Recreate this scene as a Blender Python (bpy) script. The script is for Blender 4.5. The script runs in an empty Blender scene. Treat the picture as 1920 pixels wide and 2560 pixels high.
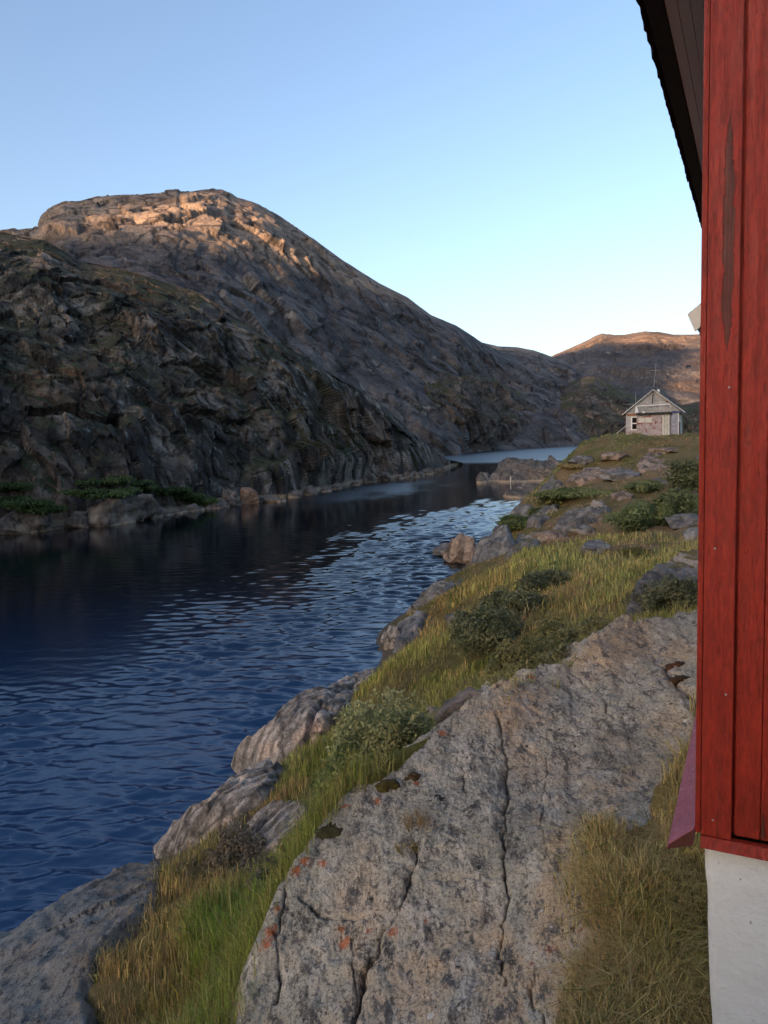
import bpy, bmesh, math, random
import numpy as np
from mathutils import Vector, Matrix
random.seed(5); RNG = np.random.default_rng(5)
S = bpy.context.scene
R = math.radians
# ------------------------------------------------------------------ camera, sky, sun, exposure
H = 7.5                                     # eye height above the water, metres
PITCH, ROLL, FPX = 0.0967, R(1.7), 1862.0   # focal length in pixels of the 1920 x 2560 picture
cd = bpy.data.cameras.new('camera'); cam = bpy.data.objects.new('camera', cd); S.collection.objects.link(cam)
S.camera = cam
cd.sensor_fit = 'VERTICAL'; cd.sensor_height = 36.0; cd.lens = 36.0 * FPX / 2560.0
cd.clip_start = 0.05; cd.clip_end = 12000
F = np.array([0, math.cos(PITCH), -math.sin(PITCH)]); U0 = np.array([0, math.sin(PITCH), math.cos(PITCH)]); R0 = np.array([1.0, 0, 0])
RV = R0 * math.cos(ROLL) - U0 * math.sin(ROLL); UV = U0 * math.cos(ROLL) + R0 * math.sin(ROLL)
cam.matrix_world = Matrix(((RV[0], UV[0], -F[0], 0), (RV[1], UV[1], -F[1], 0), (RV[2], UV[2], -F[2], H), (0, 0, 0, 1)))
SUN_EL, SUN_AZ = R(8.0), R(-138.0)          # azimuth clockwise from +Y: the sun is low, behind and left of the viewer
w = bpy.data.worlds.new('World'); S.world = w; w.use_nodes = True
sk = w.node_tree.nodes.new('ShaderNodeTexSky'); sk.sky_type = 'NISHITA'; sk.sun_disc = False
sk.sun_elevation = SUN_EL; sk.sun_rotation = SUN_AZ; sk.air_density = 0.85; sk.dust_density = 2.6; sk.ozone_density = 1.35
bg = w.node_tree.nodes['Background']; bg.inputs[1].default_value = 0.15
wb = w.node_tree.nodes.new('ShaderNodeMix'); wb.data_type = 'RGBA'; wb.blend_type = 'MULTIPLY'; wb.inputs[0].default_value = 1.0; wb.inputs[7].default_value = (0.985, 0.945, 0.985, 1)   # white balance
w.node_tree.links.new(sk.outputs[0], wb.inputs[6]); w.node_tree.links.new(wb.outputs[2], bg.inputs[0])
sl = bpy.data.lights.new('sun', 'SUN'); sl.energy = 5.0; sl.angle = R(0.4); sl.color = (1.0, 0.60, 0.34)
so = bpy.data.objects.new('sun', sl); S.collection.objects.link(so)
SV = np.array([math.sin(SUN_AZ) * math.cos(SUN_EL), math.cos(SUN_AZ) * math.cos(SUN_EL), math.sin(SUN_EL)])
so.rotation_euler = Vector(SV).to_track_quat('Z', 'Y').to_euler()
S.view_settings.view_transform = 'Standard'; S.view_settings.look = 'None'; S.view_settings.exposure = 1.6; S.view_settings.gamma = 1
S.cycles.max_bounces = 5; S.cycles.diffuse_bounces = 3; S.cycles.glossy_bounces = 3; S.cycles.transmission_bounces = 2
S.cycles.caustics_reflective = False; S.cycles.caustics_refractive = False

# ------------------------------------------------------------------ helpers
K = 1920.0 / 1659.0                         # survey pixels of the photograph are counted on a 1659 x 2212 copy
def ray(px, py):
    px = np.asarray(px, float); py = np.asarray(py, float)
    u = (px * K - 960) / FPX; v = (py * K - 1280) / FPX
    d = F + np.multiply.outer(u, RV) - np.multiply.outer(v, UV)
    return d / d[..., 1:2]                  # scaled so that y = 1: depth is metres ahead
def at(px, py, d):
    return np.array([0, 0, H]) + ray(px, py) * np.asarray(d, float)[..., None]
def atz(px, py, z):
    r = ray(px, py); return np.array([0, 0, H]) + r * ((z - H) / r[..., 2])[..., None]
def _hash(i, j, k, s):
    h = (i.astype(np.int64) * 374761393 + j.astype(np.int64) * 668265263 + k.astype(np.int64) * 2147483647 + s * 974711) & 0xffffffff
    h = ((h ^ (h >> 13)) * 1274126177) & 0xffffffff
    return ((h ^ (h >> 16)) & 0xffffff) / float(0xffffff)
def vnoise(p, seed=0):
    i = np.floor(p).astype(np.int64); f = p - i; f = f * f * f * (f * (f * 6 - 15) + 10)
    x, y, z = i[..., 0], i[..., 1], i[..., 2]; o = 0
    for a in (0, 1):
        for b in (0, 1):
            for c in (0, 1):
                wt = (f[..., 0] if a else 1 - f[..., 0]) * (f[..., 1] if b else 1 - f[..., 1]) * (f[..., 2] if c else 1 - f[..., 2])
                o = o + wt * _hash(x + a, y + b, z + c, seed)
    return o * 2 - 1
def fbm(p, octv=5, seed=0, gain=0.5, lac=2.03):
    o = 0; a = 1.0; t = 0; q = np.array(p, float)
    for k in range(octv):
        o = o + a * vnoise(q, seed + k); t += a; a *= gain; q = q * lac + 17.3
    return o / t * 1.6
def ridged(p, octv=4, seed=0):
    o = 0; a = 1.0; t = 0; q = np.array(p, float)
    for k in range(octv):
        o = o + a * (1 - 2 * np.abs(vnoise(q, seed + k))); t += a; a *= 0.5; q = q * 2.07 + 5.1
    return o / t
def worley(p, seed=0):
    i = np.floor(p).astype(np.int64); d1 = np.full(p.shape[:-1], 9.0); d2 = d1.copy(); idv = np.zeros(p.shape[:-1])
    for a in (-1, 0, 1):
        for b in (-1, 0, 1):
            for c in (-1, 0, 1):
                x, y, z = i[..., 0] + a, i[..., 1] + b, i[..., 2] + c
                q = np.stack([x + _hash(x, y, z, seed), y + _hash(x, y, z, seed + 1), z + _hash(x, y, z, seed + 2)], -1)
                d = np.sqrt(((p - q) ** 2).sum(-1)); h = _hash(x, y, z, seed + 3); m = d < d1
                d2 = np.where(m, d1, np.minimum(d2, d)); idv = np.where(m, h, idv); d1 = np.where(m, d, d1)
    return d1, d2, idv
def facets(p, seed=0):
    """angular blocks: each cell of a jittered lattice carries its own level and its own tilted face"""
    i = np.floor(p).astype(np.int64); d1 = np.full(p.shape[:-1], 9.0); d2 = d1.copy(); val = np.zeros(p.shape[:-1])
    for a in (-1, 0, 1):
        for b in (-1, 0, 1):
            for c in (-1, 0, 1):
                x, y, z = i[..., 0] + a, i[..., 1] + b, i[..., 2] + c
                h = [_hash(x, y, z, seed + k) for k in range(7)]
                v = p - np.stack([x + h[0], y + h[1], z + h[2]], -1); d = np.sqrt((v ** 2).sum(-1)); m = d < d1
                f = (h[3] - 0.5) + (v[..., 0] * (h[4] - 0.5) + v[..., 1] * (h[5] - 0.5) + v[..., 2] * (h[6] - 0.5)) * 1.5
                d2 = np.where(m, d1, np.minimum(d2, d)); val = np.where(m, f, val); d1 = np.where(m, d, d1)
    return val, d2 - d1
def sst(a, b, x):
    t = np.clip((x - a) / (b - a), 0, 1); return t * t * (3 - 2 * t)
def tag(o, label=None, cat=None, group=None, kind=None):
    for k, v in (('label', label), ('category', cat), ('group', group), ('kind', kind)):
        if v: o[k] = v
    return o
def mesh(name, V, polys, mat, parent=None, smooth=True, attrs=None):
    """polys: list of (n, k) index arrays"""
    V = np.ascontiguousarray(V, np.float32); me = bpy.data.meshes.new(name)
    polys = [np.asarray(p, np.int32) for p in polys if len(p)]
    li = np.concatenate([p.ravel() for p in polys]); ln = np.concatenate([np.full(len(p), p.shape[1], np.int32) for p in polys])
    me.vertices.add(len(V)); me.vertices.foreach_set('co', V.ravel()); me.loops.add(len(li)); me.loops.foreach_set('vertex_index', li)
    me.polygons.add(len(ln)); st = np.zeros(len(ln), np.int32); st[1:] = np.cumsum(ln)[:-1]
    me.polygons.foreach_set('loop_start', st); me.polygons.foreach_set('loop_total', ln)
    me.polygons.foreach_set('use_smooth', np.full(len(ln), smooth, bool)); me.update(calc_edges=True); me.validate()
    for k, a in (attrs or {}).items():
        a = np.asarray(a, np.float32)
        if a.ndim == 1:
            me.attributes.new(k, 'FLOAT', 'POINT').data.foreach_set('value', a)
        else:
            if a.shape[1] == 3: a = np.concatenate([a, np.ones((len(a), 1), np.float32)], 1)
            me.attributes.new(k, 'FLOAT_COLOR', 'POINT').data.foreach_set('color', np.ascontiguousarray(a).ravel())
    o = bpy.data.objects.new(name, me); S.collection.objects.link(o)
    if mat: me.materials.append(mat)
    if parent: o.parent = parent
    return o
def gridfaces(n, m, keep=None):
    i = np.arange(n * m).reshape(n, m); q = np.stack([i[:-1, :-1], i[:-1, 1:], i[1:, 1:], i[1:, :-1]], -1).reshape(-1, 4)
    if keep is not None:
        k = keep.ravel(); q = q[k[q].any(1)]
    return q
def compact(V, q, attrs=None):
    u, inv = np.unique(q, return_inverse=True)
    return V[u], inv.reshape(q.shape), {k: a[u] for k, a in (attrs or {}).items()}
def empty(name, loc=(0, 0, 0), rz=0):
    o = bpy.data.objects.new(name, None); S.collection.objects.link(o); o.location = loc; o.rotation_euler = (0, 0, rz); o.empty_display_size = 0.2
    return o
class MB:
    """collects boxes, bars and prisms; build() links them as one mesh object"""
    def __init__(s): s.v = []; s.q = []
    def hexa(s, c):
        n = len(s.v); s.v += [tuple(p) for p in c]
        for f in ((0, 3, 2, 1), (4, 5, 6, 7), (0, 1, 5, 4), (1, 2, 6, 5), (2, 3, 7, 6), (3, 0, 4, 7)): s.q.append([n + k for k in f])
        return s
    def box(s, x0, x1, y0, y1, z0, z1):
        return s.hexa([(x0, y0, z0), (x1, y0, z0), (x1, y1, z0), (x0, y1, z0), (x0, y0, z1), (x1, y0, z1), (x1, y1, z1), (x0, y1, z1)])
    def bar(s, a, b, r, n=6, r2=None):
        a = Vector(a); b = Vector(b); d = (b - a).normalized(); u = d.orthogonal().normalized(); v = d.cross(u); r2 = r if r2 is None else r2
        k = len(s.v)
        for p, rr in ((a, r), (b, r2)):
            for i in range(n):
                t = 2 * math.pi * i / n; s.v.append(tuple(p + (u * math.cos(t) + v * math.sin(t)) * rr))
        for i in range(n): s.q.append([k + i, k + (i + 1) % n, k + n + (i + 1) % n, k + n + i])
        s.q.append([k + n - 1 - i for i in range(n)]); s.q.append([k + n + i for i in range(n)])
        return s
    def beam(s, a, b, wd, th, up=(0, 0, 1)):
        a = Vector(a); b = Vector(b); d = (b - a).normalized(); x = d.cross(Vector(up)).normalized() * wd / 2; y = x.normalized().cross(d) * th / 2
        return s.hexa([a - x - y, a + x - y, b + x - y, b - x - y, a - x + y, a + x + y, b + x + y, b - x + y])
    def build(s, name, mat, parent=None, bevel=0, smooth=False):
        me = bpy.data.meshes.new(name); me.from_pydata(s.v, [], s.q); me.validate(); me.update()
        bm = bmesh.new(); bm.from_mesh(me); bmesh.ops.recalc_face_normals(bm, faces=bm.faces); bm.to_mesh(me); bm.free()
        o = bpy.data.objects.new(name, me); S.collection.objects.link(o); me.materials.append(mat)
        if parent: o.parent = parent
        if bevel:
            b = o.modifiers.new('bevel', 'BEVEL'); b.width = bevel; b.segments = 2; b.limit_method = 'ANGLE'
        if smooth: me.polygons.foreach_set('use_smooth', [True] * len(me.polygons))
        return o

# ------------------------------------------------------------------ materials
class Mat:
    def __init__(s, name):
        s.m = bpy.data.materials.new(name); s.m.use_nodes = True; s.t = s.m.node_tree; s.t.nodes.clear()
        s.out = s.t.nodes.new('ShaderNodeOutputMaterial'); s.tc = s.t.nodes.new('ShaderNodeTexCoord'); s.P = s.tc.outputs['Object']
    def n(s, ty, **k):
        x = s.t.nodes.new(ty)
        for a, b in k.items(): setattr(x, a, b)
        return x
    def put(s, sock, v):
        if isinstance(v, bpy.types.NodeSocket): s.t.links.new(v, sock)
        elif isinstance(v, (tuple, list)) and len(v) == 3 and sock.type == 'RGBA': sock.default_value = (*v, 1)
        else: sock.default_value = v
    def mp(s, scale=(1, 1, 1), rot=(0, 0, 0), vec=None):
        x = s.n('ShaderNodeMapping'); s.put(x.inputs[0], vec or s.P); x.inputs['Scale'].default_value = scale; x.inputs['Rotation'].default_value = rot
        return x.outputs[0]
    def noise(s, sc, det=6, ro=0.6, vec=None, dist=0, out=0):
        x = s.n('ShaderNodeTexNoise'); s.put(x.inputs['Vector'], vec or s.P); x.inputs['Scale'].default_value = sc; x.inputs['Detail'].default_value = det
        x.inputs['Roughness'].default_value = ro; x.inputs['Distortion'].default_value = dist
        return x.outputs[out]
    def vor(s, sc, vec=None, feat='F1', rnd=1, out='Distance'):
        x = s.n('ShaderNodeTexVoronoi', feature=feat); s.put(x.inputs['Vector'], vec or s.P); x.inputs['Scale'].default_value = sc; x.inputs['Randomness'].default_value = rnd
        return x.outputs[out]
    def ramp(s, f, stops):
        x = s.n('ShaderNodeValToRGB'); s.put(x.inputs[0], f); e = x.color_ramp.elements
        while len(e) < len(stops): e.new(0.5)
        for el, (p, c) in zip(e, stops): el.position = p; el.color = (*(c if isinstance(c, (tuple, list)) else (c, c, c)), 1)
        return x.outputs[0]
    def mix(s, f, a, b, mode='MIX'):
        x = s.n('ShaderNodeMix', data_type='RGBA', blend_type=mode); s.put(x.inputs[0], f); s.put(x.inputs[6], a); s.put(x.inputs[7], b)
        return x.outputs[2]
    def math(s, op, a, b=0.0, c=0.0, clamp=False):
        x = s.n('ShaderNodeMath', operation=op, use_clamp=clamp); s.put(x.inputs[0], a); s.put(x.inputs[1], b); s.put(x.inputs[2], c)
        return x.outputs[0]
    def rng(s, f, a, b, c=0.0, d=1.0):
        x = s.n('ShaderNodeMapRange', interpolation_type='SMOOTHSTEP'); s.put(x.inputs[0], f)
        for i, v in enumerate((a, b, c, d)): s.put(x.inputs[1 + i], v)
        return x.outputs[0]
    def attr(s, name, out='Color'):
        x = s.n('ShaderNodeAttribute'); x.attribute_name = name; return x.outputs[out]
    def nz(s):
        g = s.n('ShaderNodeNewGeometry'); x = s.n('ShaderNodeSeparateXYZ'); s.put(x.inputs[0], g.outputs['Normal']); return x.outputs[2]
    def sep(s, i):
        x = s.n('ShaderNodeSeparateXYZ'); s.put(x.inputs[0], s.P); return x.outputs[i]
    def bump(s, h, st=0.5, dist=0.1, nrm=None):
        x = s.n('ShaderNodeBump'); s.put(x.inputs['Height'], h); x.inputs['Strength'].default_value = st; x.inputs['Distance'].default_value = dist
        if nrm: s.put(x.inputs['Normal'], nrm)
        return x.outputs[0]
    def done(s, col, rough=0.8, nrm=None, spec=0.3, **kw):
        b = s.n('ShaderNodeBsdfPrincipled'); s.put(b.inputs['Base Color'], col); s.put(b.inputs['Roughness'], rough); s.put(b.inputs['Specular IOR Level'], spec)
        if nrm: s.put(b.inputs['Normal'], nrm)
        for k, v in kw.items(): s.put(b.inputs[k.replace('_', ' ')], v)
        s.t.links.new(b.outputs[0], s.out.inputs[0]); return s.m

def rock_mat(name, dark, mid, light, sc=1.0, moss=None, moss_lo=0.5, moss_hi=0.8, streak=0.5, bumpd=0.3, warm=(0.30, 0.17, 0.09), warm_amt=0.5, band=0.0, bandrot=(0, 0, 0), wet=None, speck=0.35, joints=None, sunlit_top=None):
    m = Mat(name)
    n1 = m.noise(sc, 10, 0.62); n2 = m.noise(sc * 0.27, 5, 0.6); n3 = m.noise(sc * 6, 8, 0.7)
    sv = m.noise(1.0, 7, 0.6, m.mp((sc * 2.6, sc * 2.6, sc * 0.22)), 0.4)
    c = m.ramp(n1, [(0.30, dark), (0.47, mid), (0.66, light)])
    c = m.mix(m.math('MULTIPLY', m.rng(n2, 0.5, 0.68), warm_amt), c, warm)
    if sunlit_top:                               # paler rock on the heights, evening sunlight strengthened in its colour
        zz = m.math('ADD', m.sep(2), m.math('MULTIPLY', m.noise(sc * 0.8, 5, 0.65), sunlit_top[1])); c = m.mix(m.rng(zz, sunlit_top[0], sunlit_top[0] + sunlit_top[1] * 0.8), c, m.ramp(n1, [(0.3, sunlit_top[2]), (0.6, sunlit_top[3])]))
    if streak:
        c = m.mix(m.math('MULTIPLY', m.rng(sv, 0.46, 0.62), streak), c, tuple(x * 0.45 for x in dark))
        c = m.mix(m.math('MULTIPLY', m.rng(sv, 0.42, 0.30), streak * 0.7), c, light)
    if band:
        wv = m.n('ShaderNodeTexWave', wave_type='BANDS', bands_direction='X'); m.put(wv.inputs['Vector'], m.mp((1, 1, 1), bandrot)); wv.inputs['Scale'].default_value = band
        wv.inputs['Distortion'].default_value = 5; wv.inputs['Detail'].default_value = 4; wv.inputs['Detail Scale'].default_value = 0.8
        c = m.mix(m.math('MULTIPLY', m.rng(wv.outputs['Fac'], 0.45, 0.9), 0.6), c, tuple(x * 0.6 for x in dark))
    c = m.mix(speck, c, m.ramp(n3, [(0.36, 0.28), (0.5, 0.5), (0.66, 0.78)]), 'OVERLAY')
    n4 = m.noise(sc * 24, 6, 0.75); c = m.mix(speck, c, m.ramp(n4, [(0.36, 0.25), (0.5, 0.5), (0.66, 0.78)]), 'OVERLAY')
    if joints:
        jd = m.noise(sc * 2.0, 4, 0.6, None, 0, 1); jv = m.n('ShaderNodeMix', data_type='VECTOR'); jv.inputs[0].default_value = joints[1]; m.put(jv.inputs[4], m.mp((sc * joints[0], sc * joints[0], sc * joints[0] * 0.4))); m.put(jv.inputs[5], jd)
        je = m.vor(1.0, jv.outputs[1], 'DISTANCE_TO_EDGE'); c = m.mix(m.math('MULTIPLY', m.rng(je, 0.06, 0.0), 0.75), c, tuple(x * 0.3 for x in dark))
    lich = m.rng(m.noise(sc * 3.1, 6, 0.7), 0.60, 0.68)
    c = m.mix(m.math('MULTIPLY', lich, 0.5), c, (0.33, 0.33, 0.30))
    if wet is not None:                      # band of pale washed stone just above the water line
        z = m.math('ADD', m.sep(2), m.math('MULTIPLY', m.noise(sc * 1.2, 3), -wet * 1.1))
        c = m.mix(m.math('MULTIPLY', m.rng(z, wet * 0.25, -wet * 0.15), 0.8), c, (0.36, 0.28, 0.20))
    hb = m.math('ADD', n1, m.math('MULTIPLY', n3, 0.22)); hb = m.math('ADD', hb, m.math('MULTIPLY', sv, 0.5 if streak else 0.0))
    hb = m.math('ADD', hb, m.math('MULTIPLY', n4, 0.07))
    nb = m.bump(hb, 1.0, bumpd)
    rough = 0.85
    if moss:
        f = m.math('ADD', m.nz(), m.math('MULTIPLY', m.math('SUBTRACT', m.noise(sc * 0.6, 8, 0.7), 0.5), 1.5))
        mc = m.mix(m.rng(m.noise(sc * 0.8, 6, 0.7), 0.42, 0.6), moss[0], moss[1])
        mc = m.mix(0.5, mc, m.ramp(m.noise(sc * 9, 4, 0.7), [(0.3, 0.2), (0.7, 0.8)]), 'OVERLAY')
        c = m.mix(m.rng(f, moss_lo, moss_hi), c, mc)
    return m.done(c, rough, nb, 0.25)

def plain(name, col, rough=0.7, var=0.35, sc=6, bumpd=0.004, stretch=(1, 1, 1), dirt=None, spec=0.3):
    m = Mat(name); n = m.noise(sc, 7, 0.65, m.mp(stretch))
    c = m.mix(var, col, m.ramp(n, [(0.3, 0.2), (0.7, 0.8)]), 'OVERLAY')
    if dirt: c = m.mix(m.rng(m.noise(sc * 0.7, 6, 0.7, m.mp(stretch)), 0.5, 0.62), c, dirt)
    return m.done(c, rough, m.bump(n, 0.5, bumpd), spec)

# ------------------------------------------------------------------ control-point surfaces
class TPS:
    def __init__(s, P, v, reg=1e-3):
        s.P = np.asarray(P, float); n = len(s.P); A = np.zeros((n + 3, n + 3)); d = np.sqrt(((s.P[:, None] - s.P[None]) ** 2).sum(-1))
        A[:n, :n] = s.k(d) + np.eye(n) * reg; A[:n, n] = 1; A[:n, n + 1:] = s.P; A[n, :n] = 1; A[n + 1:, :n] = s.P.T
        s.w = np.linalg.solve(A, np.concatenate([np.asarray(v, float), np.zeros(3)]))
    @staticmethod
    def k(d): return np.where(d > 1e-9, d * d * np.log(np.maximum(d, 1e-9)), 0)
    def __call__(s, Q):
        sh = Q.shape[:-1]; Q = Q.reshape(-1, 2); o = np.empty(len(Q)); n = len(s.P)
        for a in range(0, len(Q), 60000):
            q = Q[a:a + 60000]; d = np.sqrt(((q[:, None] - s.P[None]) ** 2).sum(-1))
            o[a:a + 60000] = s.k(d) @ s.w[:n] + s.w[n] + q @ s.w[n + 1:]
        return o.reshape(sh)
def lp(x, y):                                # log-polar plan coordinates: equal detail near and far
    return np.stack([np.arctan2(x, y), np.log(np.maximum(np.hypot(x, y), 1e-3))], -1)
def pdist(X, Y, poly):
    """signed distance to a closed polygon, negative inside"""
    P = np.asarray(poly, float)[:, :2]; Q = np.roll(P, -1, 0); d = np.full(X.shape, 1e9); ins = np.zeros(X.shape, bool)
    for (ax, ay), (bx, by) in zip(P, Q):
        ex, ey = bx - ax, by - ay; t = np.clip(((X - ax) * ex + (Y - ay) * ey) / (ex * ex + ey * ey + 1e-12), 0, 1)
        d = np.minimum(d, np.hypot(X - ax - t * ex, Y - ay - t * ey))
        c = ((ay > Y) != (by > Y)) & (X < (bx - ax) * (Y - ay) / (by - ay + 1e-12) + ax); ins ^= c
    return np.where(ins, -d, d)
def ldist(X, Y, line):
    d = np.full(X.shape, 1e9)
    for (ax, ay), (bx, by) in zip(line[:-1], line[1:]):
        ex, ey = bx - ax, by - ay; t = np.clip(((X - ax) * ex + (Y - ay) * ey) / (ex * ex + ey * ey + 1e-12), 0, 1)
        d = np.minimum(d, np.hypot(X - ax - t * ex, Y - ay - t * ey))
    return d
def spec(p):
    """(px, py, depth) or (px, py, 'z', height) -> world point"""
    return atz(p[0], p[1], np.float64(p[3])) if len(p) == 4 else at(p[0], p[1], np.float64(p[2]))
# ------------------------------------------------------------------ water
wm = Mat('sea_water')
wr = wm.attr('ruffle', 'Fac')
wn = wm.math('ADD', wm.math('MULTIPLY', wm.noise(5.5, 4, 0.6, wm.mp((0.5, 1, 1))), 0.6), wm.math('MULTIPLY', wm.noise(15.0, 4, 0.6, wm.mp((0.6, 1, 1))), 0.34))
wn = wm.math('MULTIPLY', wn, wm.math('ADD', wm.math('ADD', 0.10, wm.math('MULTIPLY', wm.attr('near', 'Fac'), 0.20)), wm.math('MULTIPLY', wr, 1.0)))
wmat = wm.done(wm.mix(wm.attr('near', 'Fac'), (0.001, 0.0035, 0.008), (0.006, 0.032, 0.092)), wm.math('ADD', 0.015, wm.math('MULTIPLY', wr, 0.34)), wm.bump(wn, 0.5, 0.10), 0.5, IOR=1.45)  # bluer near and darker far: sky and cliff reflections put into the base colour
def build_water():
    th = np.concatenate([np.linspace(-180, -34, 40)[:-1], np.linspace(-34, 30, 520), np.linspace(30, 180, 40)[1:]]) * math.pi / 180
    r = np.concatenate([np.exp(np.linspace(math.log(6.5), math.log(140), 900)), np.exp(np.linspace(math.log(140), math.log(9000), 130))[1:]])
    T, RR = np.meshgrid(th, r, indexing='ij'); X = RR * np.sin(T); Y = RR * np.cos(T); Z = np.zeros_like(X)
    amp = np.clip(fbm(np.stack([X * 0.045, Y * 0.022, X * 0], -1), 3, 3) * 0.8 + 0.75, 0.12, 1.5)
    calm = sst(-6.0, 9.0, X + 0.02 * Y) * 1.15 + 0.16
    near = np.clip(sst(46, 13, RR) + 0.5 * sst(0, 14, X - 0.05 * Y) * sst(90, 50, RR), 0, 1)
    calm = np.maximum(calm, near)
    g = np.random.default_rng(11)
    for i in range(56):
        lam = 0.15 * (1.25 / 0.15) ** (i / 55.0); a = g.normal(0.06, 0.36); kx, ky = math.sin(a) * 2 * math.pi / lam, math.cos(a) * 2 * math.pi / lam
        res = RR * 0.0045; fade = sst(0.55 * lam, 0.22 * lam, res * 1.0)
        Z += fade * 0.0120 * lam ** 0.85 * np.sin(kx * X + ky * Y + g.uniform(0, 6.28) + 0.9 * vnoise(np.stack([X * 0.21 / lam, Y * 0.21 / lam, X * 0 + i], -1), i))
    gust = np.clip(0.85 + 1.1 * fbm(np.stack([X * 0.16, Y * 0.11, X * 0 + 2], -1), 4, 19) + 0.5 * fbm(np.stack([X * 0.6, Y * 0.5, X * 0 + 2], -1), 3, 29), 0.2, 1.9)
    Z *= amp * gust * calm * sst(400, 90, RR)
    px, py = X / Y, RR
    ruf = np.exp(-(((X - (0.0 + 0.10 * (Y - 112))) / 10.5) ** 2 + ((Y - 112 - 0.9 * (X)) / 20.0) ** 2) ** 2) * (Y > 0)
    ruf = ruf * np.clip(0.75 + 0.9 * fbm(np.stack([X * 0.12, Y * 0.05, X * 0], -1), 4, 61), 0, 1)
    ruf = np.maximum(ruf * 1.0, sst(190, 240, Y) * (Y > 0))
    ruf = np.maximum(ruf, 0.0)
    o = mesh('sea_water', np.stack([X, Y, Z], -1).reshape(-1, 3), [gridfaces(*X.shape)], wmat, attrs={'ruffle': ruf.ravel(), 'near': near.ravel()})
    return tag(o, kind='structure')
build_water().name = 'water'

# ------------------------------------------------------------------ hills and mountains (lofted from base line to skyline and down again behind)
def row(pts, xs, mode):
    p = np.asarray([q[:2] for q in pts], float); y = np.interp(xs, p[:, 0], p[:, 1])
    k = np.ones(9) / 9.0; n = len(xs)
    if mode == 'z':
        return atz(xs, y, np.interp(xs, p[:, 0], [q[2] for q in pts]))
    d = np.exp(np.interp(xs, p[:, 0], np.log([q[2] for q in pts])))
    ds = np.convolve(np.pad(d, 20, mode='edge'), np.ones(41) / 41, 'valid')
    return at(xs, y, ds)
def loft(name, base, ridge, mids, nu, nv, disp, mat, back=0.5, bz=-1.0, nback=24, label=None, cat=None):
    x0, x1 = ridge[0][0], ridge[-1][0]; xs = np.linspace(x0, x1, nu)
    rows = [row(base, xs, 'z')]; fr = [0.0]
    A = rows[0]; B = row(ridge, xs, 'd')
    for f, up, out in mids:                  # f along, up = share of the height, out = share of the run
        fr.append(f); M_ = A + (B - A) * out; M_[:, 2] = A[:, 2] + (B[:, 2] - A[:, 2]) * up; rows.append(M_)
    rows.append(B); fr.append(1.0)
    t = np.linspace(0, 1, nv); G = np.empty((nv, nu, 3)); fr = np.array(fr); rw = np.array(rows)
    for i, q in enumerate(t):
        k = min(np.searchsorted(fr, q, side='right') - 1, len(fr) - 2); u = (q - fr[k]) / (fr[k + 1] - fr[k])
        p0, p1, p2, p3 = rw[max(k - 1, 0)], rw[k], rw[k + 1], rw[min(k + 2, len(fr) - 1)]
        m1 = (p2 - p0) * 0.5; m2 = (p3 - p1) * 0.5
        G[i] = (2 * u ** 3 - 3 * u * u + 1) * p1 + (u ** 3 - 2 * u * u + u) * m1 + (-2 * u ** 3 + 3 * u * u) * p2 + (u ** 3 - u * u) * m2
    bk = []
    hb = B[:, 2:3]
    for i in range(1, nback + 1):
        u = i / nback; q = B.copy(); dirv = B[:, :2] / np.linalg.norm(B[:, :2], axis=1, keepdims=True)
        q[:, :2] += dirv * (np.maximum(hb, 4) * 2.0 * back * 2 * u + 2 * u); q[:, 2:3] = bz + (hb - bz) * (1 - u) ** 1.15 * (1 + 0.15 * u); bk.append(q)
    G = np.concatenate([G, np.array(bk)], 0)
    du = np.gradient(G, axis=1); dv = np.gradient(G, axis=0); N = np.cross(du, dv); N /= np.linalg.norm(N, axis=-1, keepdims=True) + 1e-9
    if N[nv // 2, nu // 2, 2] < 0: N = -N
    T = np.concatenate([t, np.full(nback, 1.0)])[:, None] * np.ones((1, nu)); Bk = np.concatenate([np.zeros(nv), np.linspace(0, 1, nback)])[:, None] * np.ones((1, nu))
    bh = np.clip((B[:, 2] - A[:, 2]) / 24.0, 0.22, 1.0) if name == 'hill' else 1.0; G0 = G.copy(); G = disp(G, N, T, Bk)
    if name == 'hill': G = G0 + (G - G0) * bh[None, :, None]
    o = mesh(name, G.reshape(-1, 3), [gridfaces(*G.shape[:2])], mat, None, name != 'hill')
    return tag(o, label, cat, kind='structure')

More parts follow.
